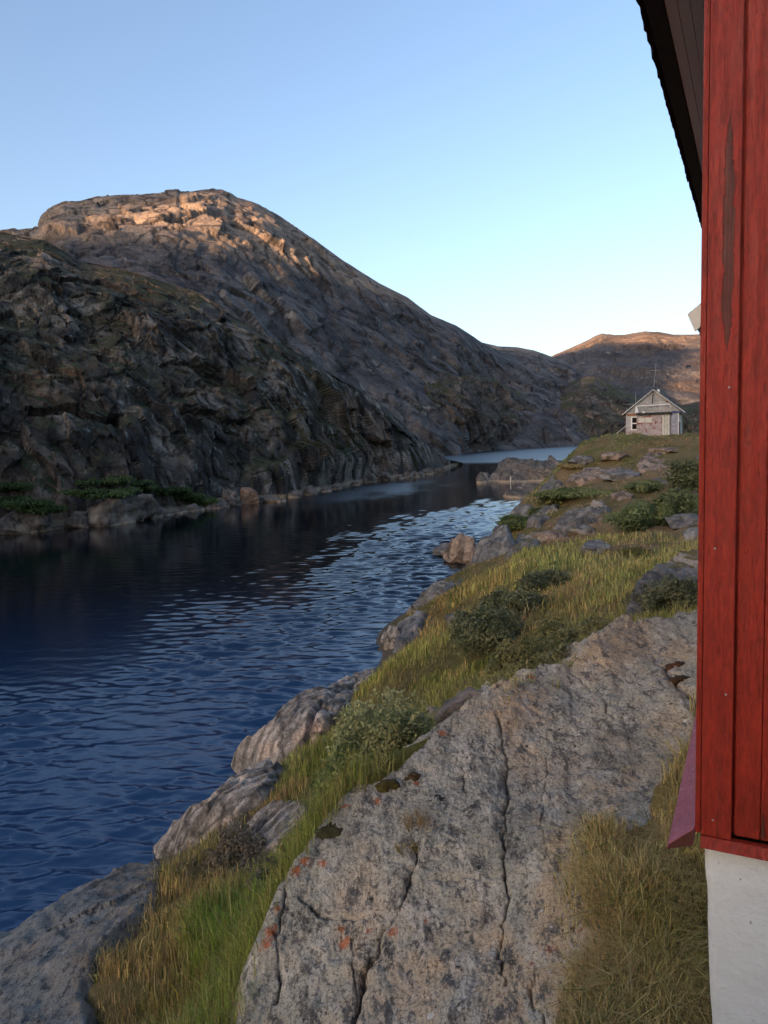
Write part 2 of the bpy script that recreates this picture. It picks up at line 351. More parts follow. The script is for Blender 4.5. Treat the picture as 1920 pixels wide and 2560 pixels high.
def cliffs(scale, amp, seed, strata=(0.0, 0.0, 1.0), crest=0.25, low=0.2, sharp=1.0, vs=0.35, terra=0.5):
    st = np.asarray(strata)
    def f(G, N, T, Bk):
        P = G / scale
        env = np.minimum(1, low + T * 4) * (1 - (1 - crest) * sst(0.62, 0.97, T)); env = env * (1 - 0.5 * Bk)
        wp = P + 0.35 * np.stack([fbm(P * 0.7, 3, seed + 50), fbm(P * 0.7, 3, seed + 60), fbm(P * 0.7, 3, seed + 70)], -1)
        big = fbm(P * 0.45, 4, seed)
        f1, g1 = facets(wp * np.array([1, 1, vs]), seed + 9)
        f2, g2 = facets(wp * np.array([2.4, 2.4, 1.0]) + 3.3, seed + 19)
        f3, g3 = facets(P * np.array([6.0, 6.0, 2.6]) + 1.7, seed + 29)
        s = (P @ st) * 1.3 + 0.5 * fbm(P * 0.5, 3, seed + 31); fr = s - np.floor(s)
        terr = sst(0.0, 0.75, fr) - sst(0.8, 1.0, fr)
        fine = ridged(P * np.array([4, 4, 1.6]), 4, seed + 41)
        D = 0.6 * big + sharp * (0.85 * f1 + 0.5 * np.minimum(g1, 0.16)) + 0.55 * f2 + 0.35 * np.minimum(g2, 0.14) + 0.28 * f3 + 0.15 * np.minimum(g3, 0.12) + terra * (terr - 0.4) + 0.12 * fine - 0.22
        Nh = N.copy(); Nh[..., 2] *= 0.55
        G = G + Nh * (amp * env * D)[..., None]
        return G
    return f
greenA = ((0.030, 0.036, 0.012), (0.060, 0.050, 0.018))
m_left = rock_mat('dark_gneiss_cliff', (0.021, 0.020, 0.020), (0.054, 0.050, 0.046), (0.24, 0.21, 0.18), 0.16, ((0.024, 0.032, 0.012), (0.060, 0.054, 0.024)), 0.62, 0.88, 0.85, 1.4, (0.24, 0.135, 0.07), 0.55, wet=0.9, joints=(1.6, 0.35), speck=0.5)
m_mount = rock_mat('brown_mountain_rock', (0.042, 0.038, 0.040), (0.086, 0.078, 0.077), (0.155, 0.140, 0.132), 0.035, ((0.045, 0.046, 0.020), (0.085, 0.066, 0.034)), 0.98, 1.25, 0.5, 5.0, (0.13, 0.098, 0.08), 0.35, speck=0.45, joints=(1.8, 0.35), sunlit_top=(100, 22, (0.13, 0.104, 0.088), (0.33, 0.25, 0.185)))
m_spur = rock_mat('grey_spur_rock', (0.038, 0.033, 0.030), (0.078, 0.066, 0.058), (0.15, 0.13, 0.115), 0.06, ((0.035, 0.042, 0.016), (0.060, 0.058, 0.024)), 0.72, 1.0, 0.5, 3.0, (0.15, 0.10, 0.07), 0.4, speck=0.6, joints=(1.8, 0.35))
m_far = rock_mat('far_mountain_rock', (0.043, 0.042, 0.046), (0.066, 0.064, 0.069), (0.105, 0.098, 0.098), 0.018, ((0.05, 0.048, 0.032), (0.07, 0.058, 0.036)), 1.0, 1.3, 0.35, 9.0, (0.14, 0.085, 0.06), 0.4, speck=0.5, sunlit_top=(166, 36, (0.13, 0.095, 0.07), (0.22, 0.155, 0.11)))

# nearest hill on the far shore, rising to the left
L_base = [(-420, 1250, -.4), (-200, 1195, -.4), (0, 1157, -.4), (130, 1144, -.4), (280, 1130, -.4), (400, 1108, -.4), (540, 1088, -.4), (610, 1082, -.4), (700, 1064, -.4), (800, 1042, -.4), (900, 1031, -.4), (950, 1020, -.4), (1000, 1003, -.4)]
L_ridge = [(-420, 400, 135), (-200, 450, 134), (0, 500, 132), (95, 518, 132), (175, 562, 132), (275, 582, 132), (350, 607, 133), (435, 637, 134), (500, 677, 134), (600, 737, 134), (700, 797, 142), (830, 877, 160), (900, 945, 164), (960, 990, 182), (1000, 1000, 216)]
loft('hill', L_base, L_ridge, [(0.12, 0.15, 0.05), (0.3, 0.36, 0.22), (0.5, 0.55, 0.45), (0.75, 0.80, 0.72)], 760, 380, cliffs(9.0, 2.5, 1, (0.35, -0.25, 0.9), 0.25, 0.25), m_left)
# the big mountain
M_base = [(-420, 1130, -1), (700, 1010, -1), (985, 988, -1), (1060, 975, -1), (1200, 968, -1)]
M_ridge = [(-420, 560, 620), (-200, 545, 620), (0, 530, 610), (60, 522, 605), (92, 516, 600), (103, 488, 600), (125, 472, 600), (145, 463, 600), (180, 459, 600), (215, 448, 600), (250, 441, 600), (310, 438, 600), (350, 434, 600), (386, 429, 600), (391, 435, 600), (440, 427, 600), (480, 424, 600), (497, 430, 600), (512, 439, 600), (545, 444, 600), (572, 455, 600), (600, 470, 600), (680, 518, 600), (740, 562, 600), (820, 612, 600), (880, 642, 605), (930, 680, 615), (985, 703, 630), (1040, 739, 650), (1100, 770, 680), (1200, 810, 680)]
def mdisp(G, N, T, Bk):
    G = cliffs(40.0, 5.6, 201, (0.2, 0.1, 0.95), 0.05, 0.35, 1.0, 0.35, 0.2)(G, N, T, Bk)
    for kx, ky, kd, rad, amp in ((668, 576, 428, 16, 13), (712, 592, 436, 15, 11)):   # knoll shoulder standing out into the light
        c = at(kx, ky, np.float64(kd)); G = G + np.array([SV[0] * .8, SV[1] * .8, .75]) * (amp * np.exp(-((((G - c) ** 2).sum(-1)) / rad ** 2) ** 1.5))[..., None]
    return G
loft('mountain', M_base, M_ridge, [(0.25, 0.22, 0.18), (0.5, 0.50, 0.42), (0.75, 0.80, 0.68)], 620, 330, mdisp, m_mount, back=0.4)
# lower ridge running on behind the mountain's foot
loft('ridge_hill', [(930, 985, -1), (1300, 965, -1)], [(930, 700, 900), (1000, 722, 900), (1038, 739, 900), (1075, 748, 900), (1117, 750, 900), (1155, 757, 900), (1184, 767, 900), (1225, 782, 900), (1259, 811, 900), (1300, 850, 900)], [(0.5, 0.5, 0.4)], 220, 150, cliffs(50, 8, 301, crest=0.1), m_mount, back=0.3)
# rocky knob above the inner shore
loft('rocky_hill', [(880, 992, -1), (1000, 985, -1), (1060, 978, -1), (1150, 969, -1), (1184, 965, -1)], [(880, 800, 560), (960, 790, 556), (1020, 800, 550), (1063, 817, 545), (1113, 842, 540), (1145, 860, 536), (1160, 871, 532), (1173, 888, 530), (1181, 905, 528), (1184, 950, 526)], [(0.35, 0.38, 0.12), (0.7, 0.75, 0.45)], 260, 190, cliffs(22, 6.0, 401, (0.1, 0.1, 1), 0.2, 0.4), m_spur, back=0.3)
# dark hill behind the grey house, with a green gully on its left side
loft('dark_hill', [(1120, 971, -1), (1217, 968, -1), (1400, 960, -1), (1700, 950, -1)], [(1120, 905, 680), (1150, 866, 680), (1184, 846, 672), (1217, 830, 664), (1259, 814, 650), (1284, 812, 644), (1330, 835, 640), (1371, 851, 640), (1420, 868, 640), (1475, 874, 640), (1513, 866, 640), (1600, 850, 640), (1700, 850, 640)], [(0.3, 0.3, 0.2), (0.6, 0.62, 0.5)], 320, 190, cliffs(24, 5.5, 501, (0.1, 0.15, 0.95), 0.2, 0.3), m_spur, back=0.3)
# far mountain catching the last sun on its crest
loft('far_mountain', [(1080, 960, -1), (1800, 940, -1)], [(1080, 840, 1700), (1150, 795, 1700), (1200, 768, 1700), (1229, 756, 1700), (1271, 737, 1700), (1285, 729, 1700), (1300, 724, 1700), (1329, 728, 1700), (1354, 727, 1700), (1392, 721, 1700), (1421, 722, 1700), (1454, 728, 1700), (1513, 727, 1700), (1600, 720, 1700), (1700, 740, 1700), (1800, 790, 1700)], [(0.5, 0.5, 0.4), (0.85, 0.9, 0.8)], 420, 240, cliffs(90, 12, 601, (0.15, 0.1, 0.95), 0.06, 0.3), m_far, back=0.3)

# ------------------------------------------------------------------ unseen ridge behind the viewer, crest shaped to keep evening sun off the valley
def far_hit(px, py):
    dg = bpy.context.evaluated_depsgraph_get(); r = ray(px, py); ok, loc, nn, i, ob, mm = S.ray_cast(dg, Vector((0, 0, H)) + Vector(r) * 25, Vector(r).normalized())
    return np.array(loc) if ok else None
def build_west_ridge():
    s2 = SV[:2] / np.linalg.norm(SV[:2]); q2 = np.array([-s2[1], s2[0]]) * -1.0   # q grows towards the view direction's right-hand side
    D0 = 3500.0; te = math.tan(SUN_EL)
    tg = WEST_TARGETS
    qs, hs = [], []
    bpy.context.view_layer.update()
    for px, py in tg:
        p = far_hit(px, py)
        if p is None: continue
        q = p[:2] @ q2; qs.append(q); hs.append(p[2] + (D0 - p[:2] @ s2) * te)
    o = np.argsort(qs); qs = np.array(qs)[o]; hs = np.array(hs)[o]
    print('WEST', [(round(float(a)), round(float(b))) for a, b in zip(qs, hs)])
    hs = np.array([hs[np.abs(qs - a) < 2.2].max() for a in qs]); gap = np.argmax(np.diff(qs)); qs = np.insert(qs, gap + 1, qs[gap] + 7); hs = np.insert(hs, gap + 1, hs[gap + 1:].max() + 12)
    q = np.concatenate([np.linspace(-6000, qs[0] - 20, 60), np.linspace(qs[0] - 15, qs[-1] + 15, 420), np.linspace(qs[-1] + 20, 5000, 60)])
    h = np.interp(q, np.concatenate([[-6000, qs[0] - 700], qs, [qs[-1] + 700, 5000]]), np.concatenate([[430, hs[0]], hs, [hs[-1] * 0.97, 430]]))
    v = np.linspace(0, 1, 71)
    Q, V = np.meshgrid(q, v, indexing='ij'); Hh = np.repeat(h[:, None], 71, 1)
    prof = np.where(V < 0.5, sst(0, 0.5, V) * 0.35 + 0.65 * V * 2, 1 - (V - 0.5) * 2 * 0.9)
    dist = D0 + (V - 0.5) * 2600
    Z = Hh * prof; P = np.stack([Q * 0.004, dist * 0.004, Z * 0.004], -1)
    Z = Z + fbm(P, 5, 77) * 50 * sst(0.02, 0.2, V) * (1 - sst(0.38, 0.49, V) * sst(0.62, 0.51, V)) - 1.0
    XY = s2 * dist[..., None] + q2 * Q[..., None]
    tag(mesh('unseen_shade_ridge', np.concatenate([XY, Z[..., None]], -1).reshape(-1, 3), [gridfaces(*Z.shape)], m_mount), kind='structure')
# the edge of the sunlight, as survey points on the slopes it falls across (px, py, depth)
WEST_TARGETS = [(95, 522), (180, 498), (250, 512), (330, 520), (350, 516), (390, 486), (440, 502), (500, 526), (530, 536), (575, 548), (600, 588), (640, 598), (730, 610), (800, 640), (1290, 740), (1330, 741), (1392, 740), (1460, 752), (1513, 748)]
build_west_ridge()

# ------------------------------------------------------------------ headland
HP = [  # survey points: (px, py, depth) or (px, py, 'z', height)
 (-150, 2085, 'z', 0), (0, 2040, 'z', 0), (200, 1945, 'z', 0), (330, 1858, 'z', 0), (480, 1760, 'z', 0), (560, 1655, 'z', 0), (700, 1570, 'z', 0), (790, 1490, 'z', 0), (836, 1412, 'z', 0), (882, 1318, 'z', 0), (918, 1272, 'z', 0), (985, 1238, 'z', 0), (1040, 1195, 'z', 0), (1078, 1155, 'z', 0),
 (-300, 1850, 'z', -2.5), (100, 1750, 'z', -2.5), (400, 1600, 'z', -2.5), (700, 1400, 'z', -2.5), (850, 1220, 'z', -2.5), (980, 1150, 'z', -2.5), (1080, 1075, 'z', -2.5), (1100, 1066, 'z', -2), (1060, 1050, 'z', -3), (1150, 1030, 'z', -3),
 (200, 2212, 'z', 1.6), (100, 2130, 'z', 1.1), (330, 1950, 'z', 1.22), (420, 2050, 'z', 1.65), (450, 2212, 'z', 2.1), (560, 1900, 'z', 1.6), (620, 1850, 'z', 1.7), (560, 1960, 'z', 1.9),
 (600, 1690, 'z', 1.3), (690, 1630, 'z', 1.8), (650, 1740, 'z', 1.5), (730, 1570, 'z', 1.3), (795, 1500, 'z', 0.7), (838, 1430, 'z', 0.8), (880, 1350, 'z', 0.9), (640, 1800, 'z', 1.45),
 (850, 1450, 16.5), (900, 1400, 20), (950, 1500, 15), (900, 1560, 12.5), (850, 1640, 10.5), (1000, 1480, 14), (1100, 1430, 13), (1050, 1350, 21), (1150, 1300, 22), (1250, 1350, 14.5), (1300, 1250, 20), (1200, 1200, 30), (1090, 1210, 34), (1060, 1245, 33), (950, 1290, 28), (1000, 1300, 26), (1400, 1290, 15.5), (1510, 1300, 13.5), (1450, 1180, 28), (1330, 1180, 30),
 (1500, 1120, 37), (1420, 1110, 40), (1300, 1110, 44), (1200, 1090, 52), (1150, 1140, 46), (1110, 1108, 56), (1160, 1060, 62), (1200, 1010, 72), (1216, 976, 79), (1262, 961, 82), (1340, 961, 82), (1400, 959, 83), (1475, 956, 84), (1520, 948, 84), (1300, 1000, 70), (1400, 1010, 64), (1500, 1010, 60), (1250, 1050, 60), (1350, 1050, 52), (1500, 1050, 48),
 (1400, 1900, 'z', 4.94), (1480, 2100, 'z', 4.74), (1380, 2212, 'z', 4.76), (1500, 1800, 'z', 4.95), (1600, 2100, 'z', 4.55), (1325, 1950, 'z', 4.82), (1385, 1815, 'z', 4.88), (1345, 2150, 'z', 4.74), (1300, 1900, 'z', 4.78), (1310, 2050, 'z', 4.72), (845, 1690, 8.3), (770, 1740, 7.6), (740, 1720, 6.3), (600, 1940, 5.9), (1000, 1800, 5.3), (1000, 2212, 3.6)]
hp = [spec(p) for p in HP]
WP = [(8.4, 57, 0), (11.2, 64, 0), (14.6, 74, 0), (17.2, 83, 0), (20, 92, 0), (23, 106, 0), (30, 125, 0), (45, 142, 0), (90, 150, 0), (14, 100, -2.5), (22, 130, -2.5), (60, 165, -2.5), (40, 40, 6.5), (60, 90, 7), (42, 84, 6.6), (36, 100, 6), (20, 15, 6.2), (9, 6, 5.8), (0, 0.9, 5.2), (6, -5, 6), (-6, -4, 4.2), (-10, 0, 1.8), (-7, 3.5, 1.6), (-14, 3, 0), (-16, -8, 0), (-20, 2, -2.5), (-24, -8, -2.5), (0, -15, 7), (0, -60, 9), (-40, -60, 0), (60, -60, 12), (60, 0, 9), (100, 60, 10), (140, 160, 6), (-1.2, 2.2, 4.6), (-2.6, 4.4, 2.5), (-4.0, 6.0, 1.8)]
P3 = np.array([list(p) for p in hp] + [list(p) for p in WP])
HT = TPS(lp(P3[:, 0], P3[:, 1]), P3[:, 2], 2e-3)
for p, q in zip(HP, hp):
    if len(p) == 3 and not (-0.2 < q[2] < 7): print('CHECK', p, q)
# the big foreground slab
SLAB = [(1530, 1330, 9.6), (1350, 1345, 9.2), (1250, 1415, 8.6), (1100, 1490, 7.7), (1000, 1535, 7.2), (900, 1600, 6.7), (740, 1720, 6.0), (660, 1850, 5.5), (600, 1940, 5.2), (550, 2060, 4.8), (520, 2212, 4.4), (470, 2420, 3.8), (900, 2650, 2.9), (1300, 2500, 2.9), (1310, 2212, 3.4), (1325, 2000, 3.9), (1290, 1900, 4.3), (1365, 1805, 4.75), (1480, 1735, 5.2), (1560, 1620, 5.9), (1600, 1500, 6.8), (1700, 1400, 8.0)]
slabw = np.array([spec(p) for p in SLAB])
SIN = [(1000, 1800, 5.35), (1100, 2000, 4.5), (800, 2000, 4.75), (690, 2100, 4.55), (1200, 1650, 6.45), (1400, 1500, 7.3), (1250, 1500, 7.8), (900, 1750, 5.75), (760, 1850, 5.35), (1100, 1600, 6.8), (1200, 1850, 4.85), (1200, 2150, 3.75), (1000, 2180, 3.9), (1420, 1400, 8.6), (640, 2060, 4.75)]
sinw = np.array([spec(p) for p in SIN]); SA = np.concatenate([slabw, sinw])
ST = TPS(SA[:, :2], SA[:, 2], 4e-3)
# other bedrock slabs: outline and top points by survey
def crack_w(pts, z): return [tuple(atz(a, b, np.float64(z))[:2]) for a, b in pts]
def head_raw(x, y): return HT(lp(x, y))
def slab_edge(x, y):
    p = np.stack([x, y, np.zeros_like(x)], -1); return pdist(x, y, slabw) + sst(0.4, 1.0, x) * (0.16 * fbm(p * 2.3, 3, 161) + 0.07 * fbm(p * 9, 3, 165))
ROCKPOLY = []                                # (polygon, how far the soil is lowered inside)
def head(x, y):
    x = np.asarray(x, float); y = np.asarray(y, float); z = HT(lp(x, y)); r = np.hypot(x, y)
    n = fbm(np.stack([x * 0.9, y * 0.9, x * 0], -1), 4, 81); n2 = fbm(np.stack([x * 0.22, y * 0.22, x * 0 + 4], -1), 4, 85)
    z = z + sst(0.1, 1.2, z) * (0.12 * n * np.minimum(1, r / 9) + 0.34 * n2 * sst(12, 40, r) + 0.07 * n * sst(20, 50, r))
    d = slab_edge(x, y); z = z - 1.3 * sst(-0.05, -0.5, d)
    for poly, low in ROCKPOLY:
        z = z - low * sst(0.0, -0.30, pdist(x, y, poly))
    return z
def hit(px, py, f=None, d0=2.0, d1=130.0):
    """first point of the headland on a survey sight line"""
    f = f or head; r = ray(px, py); d = np.exp(np.linspace(math.log(d0), math.log(d1), 500)); P = np.array([0, 0, H]) + r * d[:, None]
    g = f(P[:, 0], P[:, 1]); k = np.argmax(P[:, 2] < g)
    if P[k, 2] >= g[k]: return None
    a, b = d[max(k - 1, 0)], d[k]; dd = np.linspace(a, b, 24); P = np.array([0, 0, H]) + r * dd[:, None]; g = f(P[:, 0], P[:, 1]); k = np.argmax(P[:, 2] < g)
    return np.array([P[k, 0], P[k, 1], g[k]])
# vegetation zones: survey point, colour, blade height, density
ZN = [(450, 2090, (0.213, 0.276, 0.048), .50, 1), (540, 1990, (0.188, 0.289, 0.048), .52, 1), (480, 2190, (0.250, 0.289, 0.066), .45, .9), (330, 1960, (0.499, 0.336, 0.133), .36, .8), (260, 2110, (0.500, 0.354, 0.143), .26, .6), (230, 2200, (0.400, 0.284, 0.124), .2, .5), (420, 1900, (0.400, 0.301, 0.098), .42, .8), (560, 1865, (0.220, 0.177, 0.098), .28, .5), (370, 2180, (0.300, 0.229, 0.071), .3, .7),
 (640, 1710, (0.327, 0.333, 0.078), .34, 1), (575, 1690, (0.500, 0.442, 0.160), .25, 1), (620, 1740, (0.480, 0.319, 0.143), .25, 1), (690, 1660, (0.213, 0.309, 0.048), .34, 1), (740, 1570, (0.340, 0.301, 0.089), .34, 1), (650, 1830, (0.300, 0.333, 0.066), .4, 1), (720, 1640, (0.400, 0.319, 0.106), .3, 1), (690, 1780, (0.377, 0.354, 0.089), .35, 1),
 (810, 1520, (0.400, 0.336, 0.106), .34, 1), (850, 1450, (0.426, 0.398, 0.111), .36, 1), (900, 1500, (0.327, 0.333, 0.078), .34, 1), (950, 1540, (0.250, 0.265, 0.066), .3, 1), (900, 1570, (0.300, 0.309, 0.078), .3, 1), (870, 1510, (0.171, 0.133, 0.062), .2, .8), (1000, 1470, (0.327, 0.333, 0.089), .32, 1), (870, 1380, (0.440, 0.301, 0.133), .26, 1), (920, 1330, (0.261, 0.177, 0.062), .14, .7), (950, 1285, (0.230, 0.168, 0.035), .07, .6), (1000, 1330, (0.480, 0.354, 0.124), .4, 1), (1060, 1290, (0.461, 0.371, 0.124), .45, 1),
 (1100, 1250, (0.480, 0.371, 0.124), .5, 1), (1200, 1220, (0.426, 0.421, 0.122), .5, 1), (1270, 1170, (0.377, 0.377, 0.111), .5, 1), (1050, 1235, (0.220, 0.168, 0.045), .08, .6), (1140, 1325, (0.480, 0.336, 0.143), .4, 1), (1230, 1270, (0.440, 0.284, 0.133), .2, .8), (1330, 1190, (0.440, 0.257, 0.151), .07, .5), (1290, 1140, (0.480, 0.292, 0.160), .08, .5), (1330, 1270, (0.400, 0.421, 0.122), .42, 1), (1400, 1220, (0.440, 0.371, 0.124), .45, 1), (1490, 1190, (0.500, 0.442, 0.151), .45, 1), (1500, 1155, (0.400, 0.301, 0.124), .25, .8), (1420, 1140, (0.440, 0.265, 0.151), .08, .5),
 (1130, 1390, (0.499, 0.336, 0.160), .3, 1), (1060, 1330, (0.400, 0.319, 0.106), .4, 1), (1230, 1330, (0.421, 0.301, 0.124), .36, 1), (1280, 1310, (0.426, 0.398, 0.122), .4, 1), (1360, 1320, (0.400, 0.377, 0.111), .4, 1), (1240, 1300, (0.381, 0.203, 0.124), .2, .8), (1450, 1300, (0.340, 0.301, 0.089), .42, 1), (1100, 1440, (0.350, 0.333, 0.100), .3, 1),
 (1240, 975, (0.188, 0.245, 0.062), .3, 1), (1215, 990, (0.250, 0.289, 0.078), .3, 1), (1300, 958, (0.276, 0.265, 0.089), .3, 1), (1340, 975, (0.340, 0.221, 0.106), .18, .8), (1290, 985, (0.381, 0.247, 0.133), .15, .8), (1200, 1015, (0.213, 0.265, 0.066), .3, 1), (1165, 1060, (0.327, 0.309, 0.100), .3, 1), (1130, 1090, (0.440, 0.301, 0.151), .25, 1), (1210, 1050, (0.440, 0.265, 0.160), .12, .6), (1300, 1020, (0.440, 0.265, 0.151), .1, .6), (1410, 965, (0.300, 0.213, 0.089), .2, .8), (1480, 960, (0.340, 0.229, 0.106), .2, .8), (1420, 1020, (0.400, 0.257, 0.133), .12, .6), (1350, 1005, (0.261, 0.229, 0.080), .22, .8), (1090, 1120, (0.360, 0.284, 0.106), .25, 1), (1180, 1130, (0.261, 0.195, 0.054), .1, .6), (1240, 1110, (0.400, 0.247, 0.133), .1, .6), (1060, 1165, (0.340, 0.247, 0.098), .15, .8), (1180, 1180, (0.440, 0.284, 0.151), .2, .8),
 (1400, 1900, (0.600, 0.423, 0.177), .21, 1), (1330, 2070, (0.557, 0.384, 0.169), .21, 1), (1460, 2080, (0.445, 0.364, 0.126), .21, 1), (1430, 2190, (0.490, 0.364, 0.147), .21, 1), (1470, 1780, (0.533, 0.405, 0.156), .21, .9), (1420, 1800, (0.580, 0.423, 0.188), .21, .8), (1500, 1960, (0.533, 0.405, 0.169), .21, 1)]
zw = []
for a, b, c, hh, de in ZN:
    p = hit(a, b, lambda x, y: HT(lp(x, y)))
    if p is not None: zw.append((p[0], p[1], *c, hh, de))
zw = np.array(zw); ZL = lp(zw[:, 0], zw[:, 1])
def zone(x, y):
    L = lp(x, y); j = 0.055
    L = L + j * np.stack([fbm(np.stack([L[:, 0] * 22, L[:, 1] * 22, L[:, 0] * 0], -1), 3, 91), fbm(np.stack([L[:, 0] * 22, L[:, 1] * 22, L[:, 0] * 0 + 9], -1), 3, 95)], -1)
    o = np.zeros((len(L), 5)); 
    for a in range(0, len(L), 50000):
        d = ((L[a:a + 50000, None] - ZL[None]) ** 2).sum(-1) + 2e-4; ww = d ** -2.2; o[a:a + 50000] = (ww / ww.sum(1, keepdims=True)) @ zw[:, 2:]
    r = np.hypot(x, y); p = np.stack([x, y, x * 0], -1); f = fbm(p * 0.75, 4, 401); f2 = fbm(p * 0.3 + 7, 3, 405)
    k = (sst(0.02, 0.42, f + 0.45 * f2) * 0.55 * sst(8, 14, r))[:, None]; o[:, :3] = o[:, :3] * (1 - k) + np.array([.29, .225, .11]) * k; o[:, 3] *= 1 - 0.35 * k[:, 0]
    k = (sst(0.15, 0.5, -f + 0.3 * f2) * 0.5 * sst(8, 14, r))[:, None]; o[:, :3] = o[:, :3] * (1 - k) + np.array([.12, .145, .045]) * k
    return o
# ------------------------------------------------------------------ bedrock and boulders
def slab_mat(name='speckled_granite', tint=None):
    m = Mat(name)
    v = m.mp((1.0, 0.5, 1.0), (0, 0, R(14)))
    big = m.noise(0.8, 5, 0.6, v); mid = m.noise(5.0, 9, 0.72, v); fine = m.noise(46, 8, 0.75); gb = m.n('ShaderNodeRGBToBW'); m.put(gb.inputs[0], m.vor(150, None, out='Color')); grain = gb.outputs[0]
    c = m.mix(m.rng(big, 0.42, 0.58), (0.385, 0.375, 0.325), (0.52, 0.41, 0.295))
    c = m.mix(m.rng(mid, 0.50, 0.62), c, (0.52, 0.49, 0.44))
    c = m.mix(m.rng(m.noise(9, 8, 0.75, v), 0.52, 0.60), c, (0.15, 0.142, 0.135))
    c = m.mix(m.math('MULTIPLY', m.rng(fine, 0.53, 0.60), 0.8), c, (0.055, 0.053, 0.052))
    c = m.mix(m.math('MULTIPLY', m.rng(fine, 0.44, 0.37), 0.6), c, (0.60, 0.57, 0.52))
    dk = m.rng(m.noise(0.9, 6, 0.65, m.mp((1.3, 0.6, 1), (0, 0, R(14)))), 0.50, 0.64); c = m.mix(m.math('MULTIPLY', dk, 0.5), c, (0.15, 0.145, 0.132))
    c = m.mix(0.45, c, grain, 'SOFT_LIGHT')
    blk = m.math('MULTIPLY', m.rng(m.noise(3.4, 7, 0.75, v), 0.55, 0.63), m.rng(m.noise(26, 5, 0.7), 0.42, 0.55))
    c = m.mix(m.math('MULTIPLY', blk, 0.85), c, (0.035, 0.034, 0.034))
    sp = m.vor(7.0, m.mp((1, 1, 1)), 'F1'); spn = m.math('ADD', sp, m.math('MULTIPLY', m.noise(30, 5, 0.7), 0.16))
    gate = m.rng(m.noise(1.7, 3), 0.54, 0.60)
    c = m.mix(m.math('MULTIPLY', m.rng(spn, 0.25, 0.17), m.math('MULTIPLY', gate, 0.9)), c, (0.022, 0.021, 0.020))
    sp2 = m.math('ADD', m.vor(5.0, m.mp((1, 1, 1), (0.4, 0.2, 0.8))), m.math('MULTIPLY', m.noise(38, 5, 0.7), 0.25)); gate2 = m.rng(m.noise(2.1, 3, 0.5, m.mp((1, 1, 1), (0.3, 0.9, 0.2))), 0.56, 0.62)
    c = m.mix(m.math('MULTIPLY', m.rng(sp2, 0.34, 0.22), m.math('MULTIPLY', gate2, 0.75)), c, (0.42, 0.42, 0.39))
    ora = m.attr('orange', 'Fac'); c = m.mix(m.math('MULTIPLY', m.rng(m.math('ADD', m.math('MULTIPLY', ora, 0.56), m.math('MULTIPLY', m.noise(34, 7, 0.8), 1.3)), 1.06, 1.18), 0.85), c, (0.42, 0.12, 0.04))
    red = m.attr('red', 'Fac'); c = m.mix(m.math('MULTIPLY', m.rng(m.math('ADD', m.math('MULTIPLY', red, 0.5), m.math('MULTIPLY', m.noise(28, 7, 0.8), 1.3)), 1.04, 1.18), 0.7), c, (0.28, 0.018, 0.014))
    wh = m.attr('white', 'Fac'); c = m.mix(m.rng(m.math('ADD', wh, m.math('MULTIPLY', m.noise(60, 4, 0.7), 0.7)), 0.95, 1.1), c, (0.66, 0.66, 0.63))
    crk = m.attr('crack', 'Fac'); c = m.mix(m.math('MULTIPLY', m.rng(m.math('ADD', crk, m.math('MULTIPLY', m.math('SUBTRACT', m.noise(25, 5, 0.7), 0.5), 0.6)), 0.42, 0.8), 0.7), c, (0.040, 0.026, 0.020))
    if tint: c = m.mix(1.0, c, tint, 'MULTIPLY')
    h = m.math('ADD', m.math('MULTIPLY', mid, 0.9), m.math('MULTIPLY', fine, 0.35)); h = m.math('ADD', h, m.math('MULTIPLY', m.noise(16, 8, 0.7, v), 0.5))
    return m.done(c, 0.9, m.bump(h, 1.0, 0.035), 0.2)
m_slab = slab_mat('speckled_granite', (0.97, 0.91, 0.83)); m_slabdark = slab_mat('dark_speckled_gneiss', (0.42, 0.44, 0.48))
def on_slab(px, py):
    return hit(px, py, lambda x, y: ST(np.stack([x, y], -1)), 2.0, 14.0)
def sline(pts): return [tuple(p[:2]) for p in (on_slab(a, b) for a, b in pts) if p is not None]
